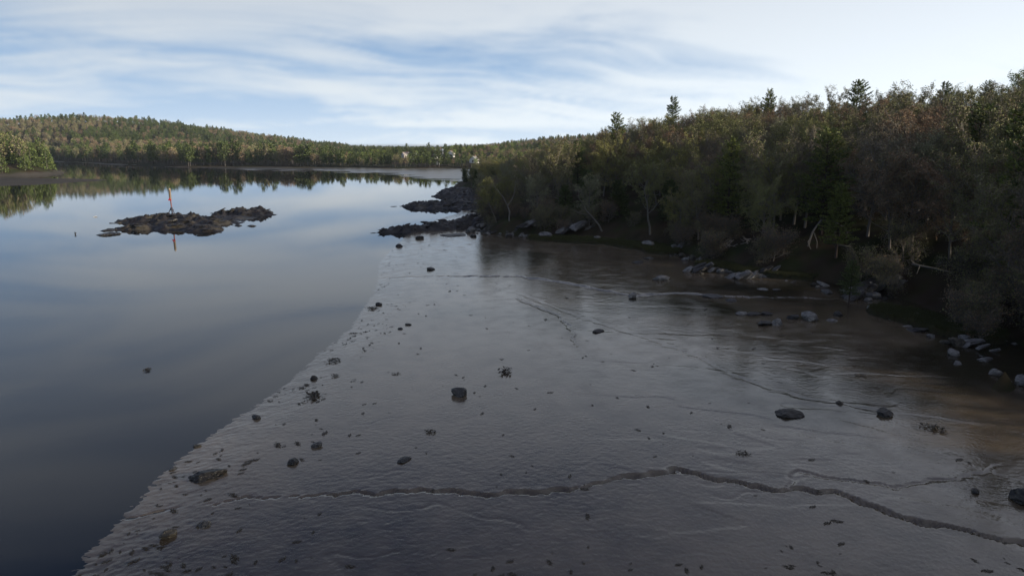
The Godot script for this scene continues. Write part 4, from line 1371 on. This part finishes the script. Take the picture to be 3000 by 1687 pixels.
	for k in 34:
		b = MB.new()
		var p := Vector3(rng.randf_range(-2.2, 2.2), rng.randf_range(-0.2, 0.8), rng.randf_range(-0.9, 1.1))
		var q := Vector3(rng.randfn(), rng.randfn() * 0.25, rng.randfn() * 0.6).normalized() * rng.randf_range(0.6, 1.7)
		b.path([p, p + q * 0.5 + Vector3.UP * rng.randf_range(-0.1, 0.15), p + q], 0.06, 0.02, 5, Color(0.24, 0.225, 0.21) * rng.randf_range(0.7, 1.2))
		put(b.mesh(), "branch", M.bark, pile)
	dead_wood("leaning_tree", Vector3(15.4, ground(15.4, 117.5) - 0.2, -117.5), [[0.17, 0.09, [[0.0, 0.0, 0.0], [-1.6, 2.4, 0.6], [-3.2, 4.2, 1.2]]], [0.08, 0.03, [[-1.9, 2.7, 0.7], [-4.0, 3.3, 1.4], [-6.2, 4.4, 1.9]]], [0.07, 0.03, [[-3.2, 4.2, 1.2], [-4.2, 5.8, 1.4], [-4.4, 7.4, 1.2]]]], "bare grey forked trunk leaning out from the bank behind the grassy bench", "tree", Color(0.13, 0.12, 0.11))
	dead_wood("leaning_tree", Vector3(-0.5, ground(-0.5, 127.0) - 0.2, -127.0), [[0.19, 0.10, [[0.0, 0.0, 0.0], [0.1, 1.8, 0.1], [-0.4, 3.2, 0.3]]], [0.09, 0.03, [[-0.4, 3.2, 0.3], [-1.8, 5.4, 0.6], [-2.8, 6.8, 0.8]]], [0.09, 0.03, [[-0.3, 3.0, 0.2], [0.9, 5.2, 0.4], [1.2, 7.6, 0.5]]]], "pale forked dead tree above the jumbled slabs of the rubble point", "tree", Color(0.15, 0.14, 0.13))
	dead_wood("leaning_tree", Vector3(22.4, ground(22.4, 111.5) - 0.2, -111.5), [[0.2, 0.1, [[0.0, 0.0, 0.0], [-0.5, 2.6, 0.3], [-0.8, 5.2, 0.6]]], [0.08, 0.03, [[-0.6, 3.4, 0.4], [1.0, 5.4, 0.8], [2.2, 6.4, 1.0]]], [0.08, 0.03, [[-0.8, 5.2, 0.6], [-1.4, 7.2, 0.8], [-1.0, 9.0, 0.9]]]], "pale crooked trunk rising at the back of the grassy bench", "tree", Color(0.13, 0.125, 0.115))
	dead_wood("driftwood_stick", Vector3(20.6, mud_base(20.6, 104.0) + 0.05, -104.0), [[0.06, 0.02, [[-1.2, 0.12, 0.0], [0.2, 0.05, 0.1], [1.4, 0.0, 0.4]]]], "thin pale stick lying on the mud before the grassy bench", "driftwood", Color(0.3, 0.28, 0.25))
	stage("driftwood")
	# houses on the far shore
	var white := Color(0.72, 0.72, 0.70)
	house(-56.5, 540.0, 5.0, 6.8, 4.2, 1.9, 1.5, 0.2, white, Color(0.05, 0.055, 0.065), "long white house with dark roof on the far shore")
	house(-47.5, 548.0, 5.2, 3.9, 5.1, 2.9, 1.7, 1.3, white, Color(0.25, 0.24, 0.24), "tall narrow white gabled house beside the long white house")
	house(-76.0, 542.0, 5.6, 6.0, 5.1, 3.4, 2.0, -0.4, Color(0.55, 0.58, 0.6), Color(0.04, 0.05, 0.07), "grey-white house with dark blue roof among the trees on the far shore")
	house(-28.0, 522.0, 2.6, 4.2, 6.0, 2.7, 2.2, 1.0, white, Color(0.2, 0.21, 0.2), "white gabled house nearest the end of the near wood")
	house(-53.4, 506.0, 2.4, 2.2, 2.2, 1.8, 0.9, 0.3, white, Color(0.3, 0.3, 0.3), "tiny white shed on the shore below the long white house", 1)
	house(-84.0, 556.0, 8.5, 5.1, 5.1, 2.4, 1.9, 0.6, white, Color(0.3, 0.26, 0.24), "small white house with brown roof highest among the far trees")
	house(-62.0, 600.0, 11.5, 6.8, 6.0, 2.6, 2.2, 0.1, Color(0.4, 0.42, 0.45), Color(0.28, 0.31, 0.35), "grey-roofed house half hidden behind the bright green trees")
	hillside_trees()
	far_woods()
	stage("done")
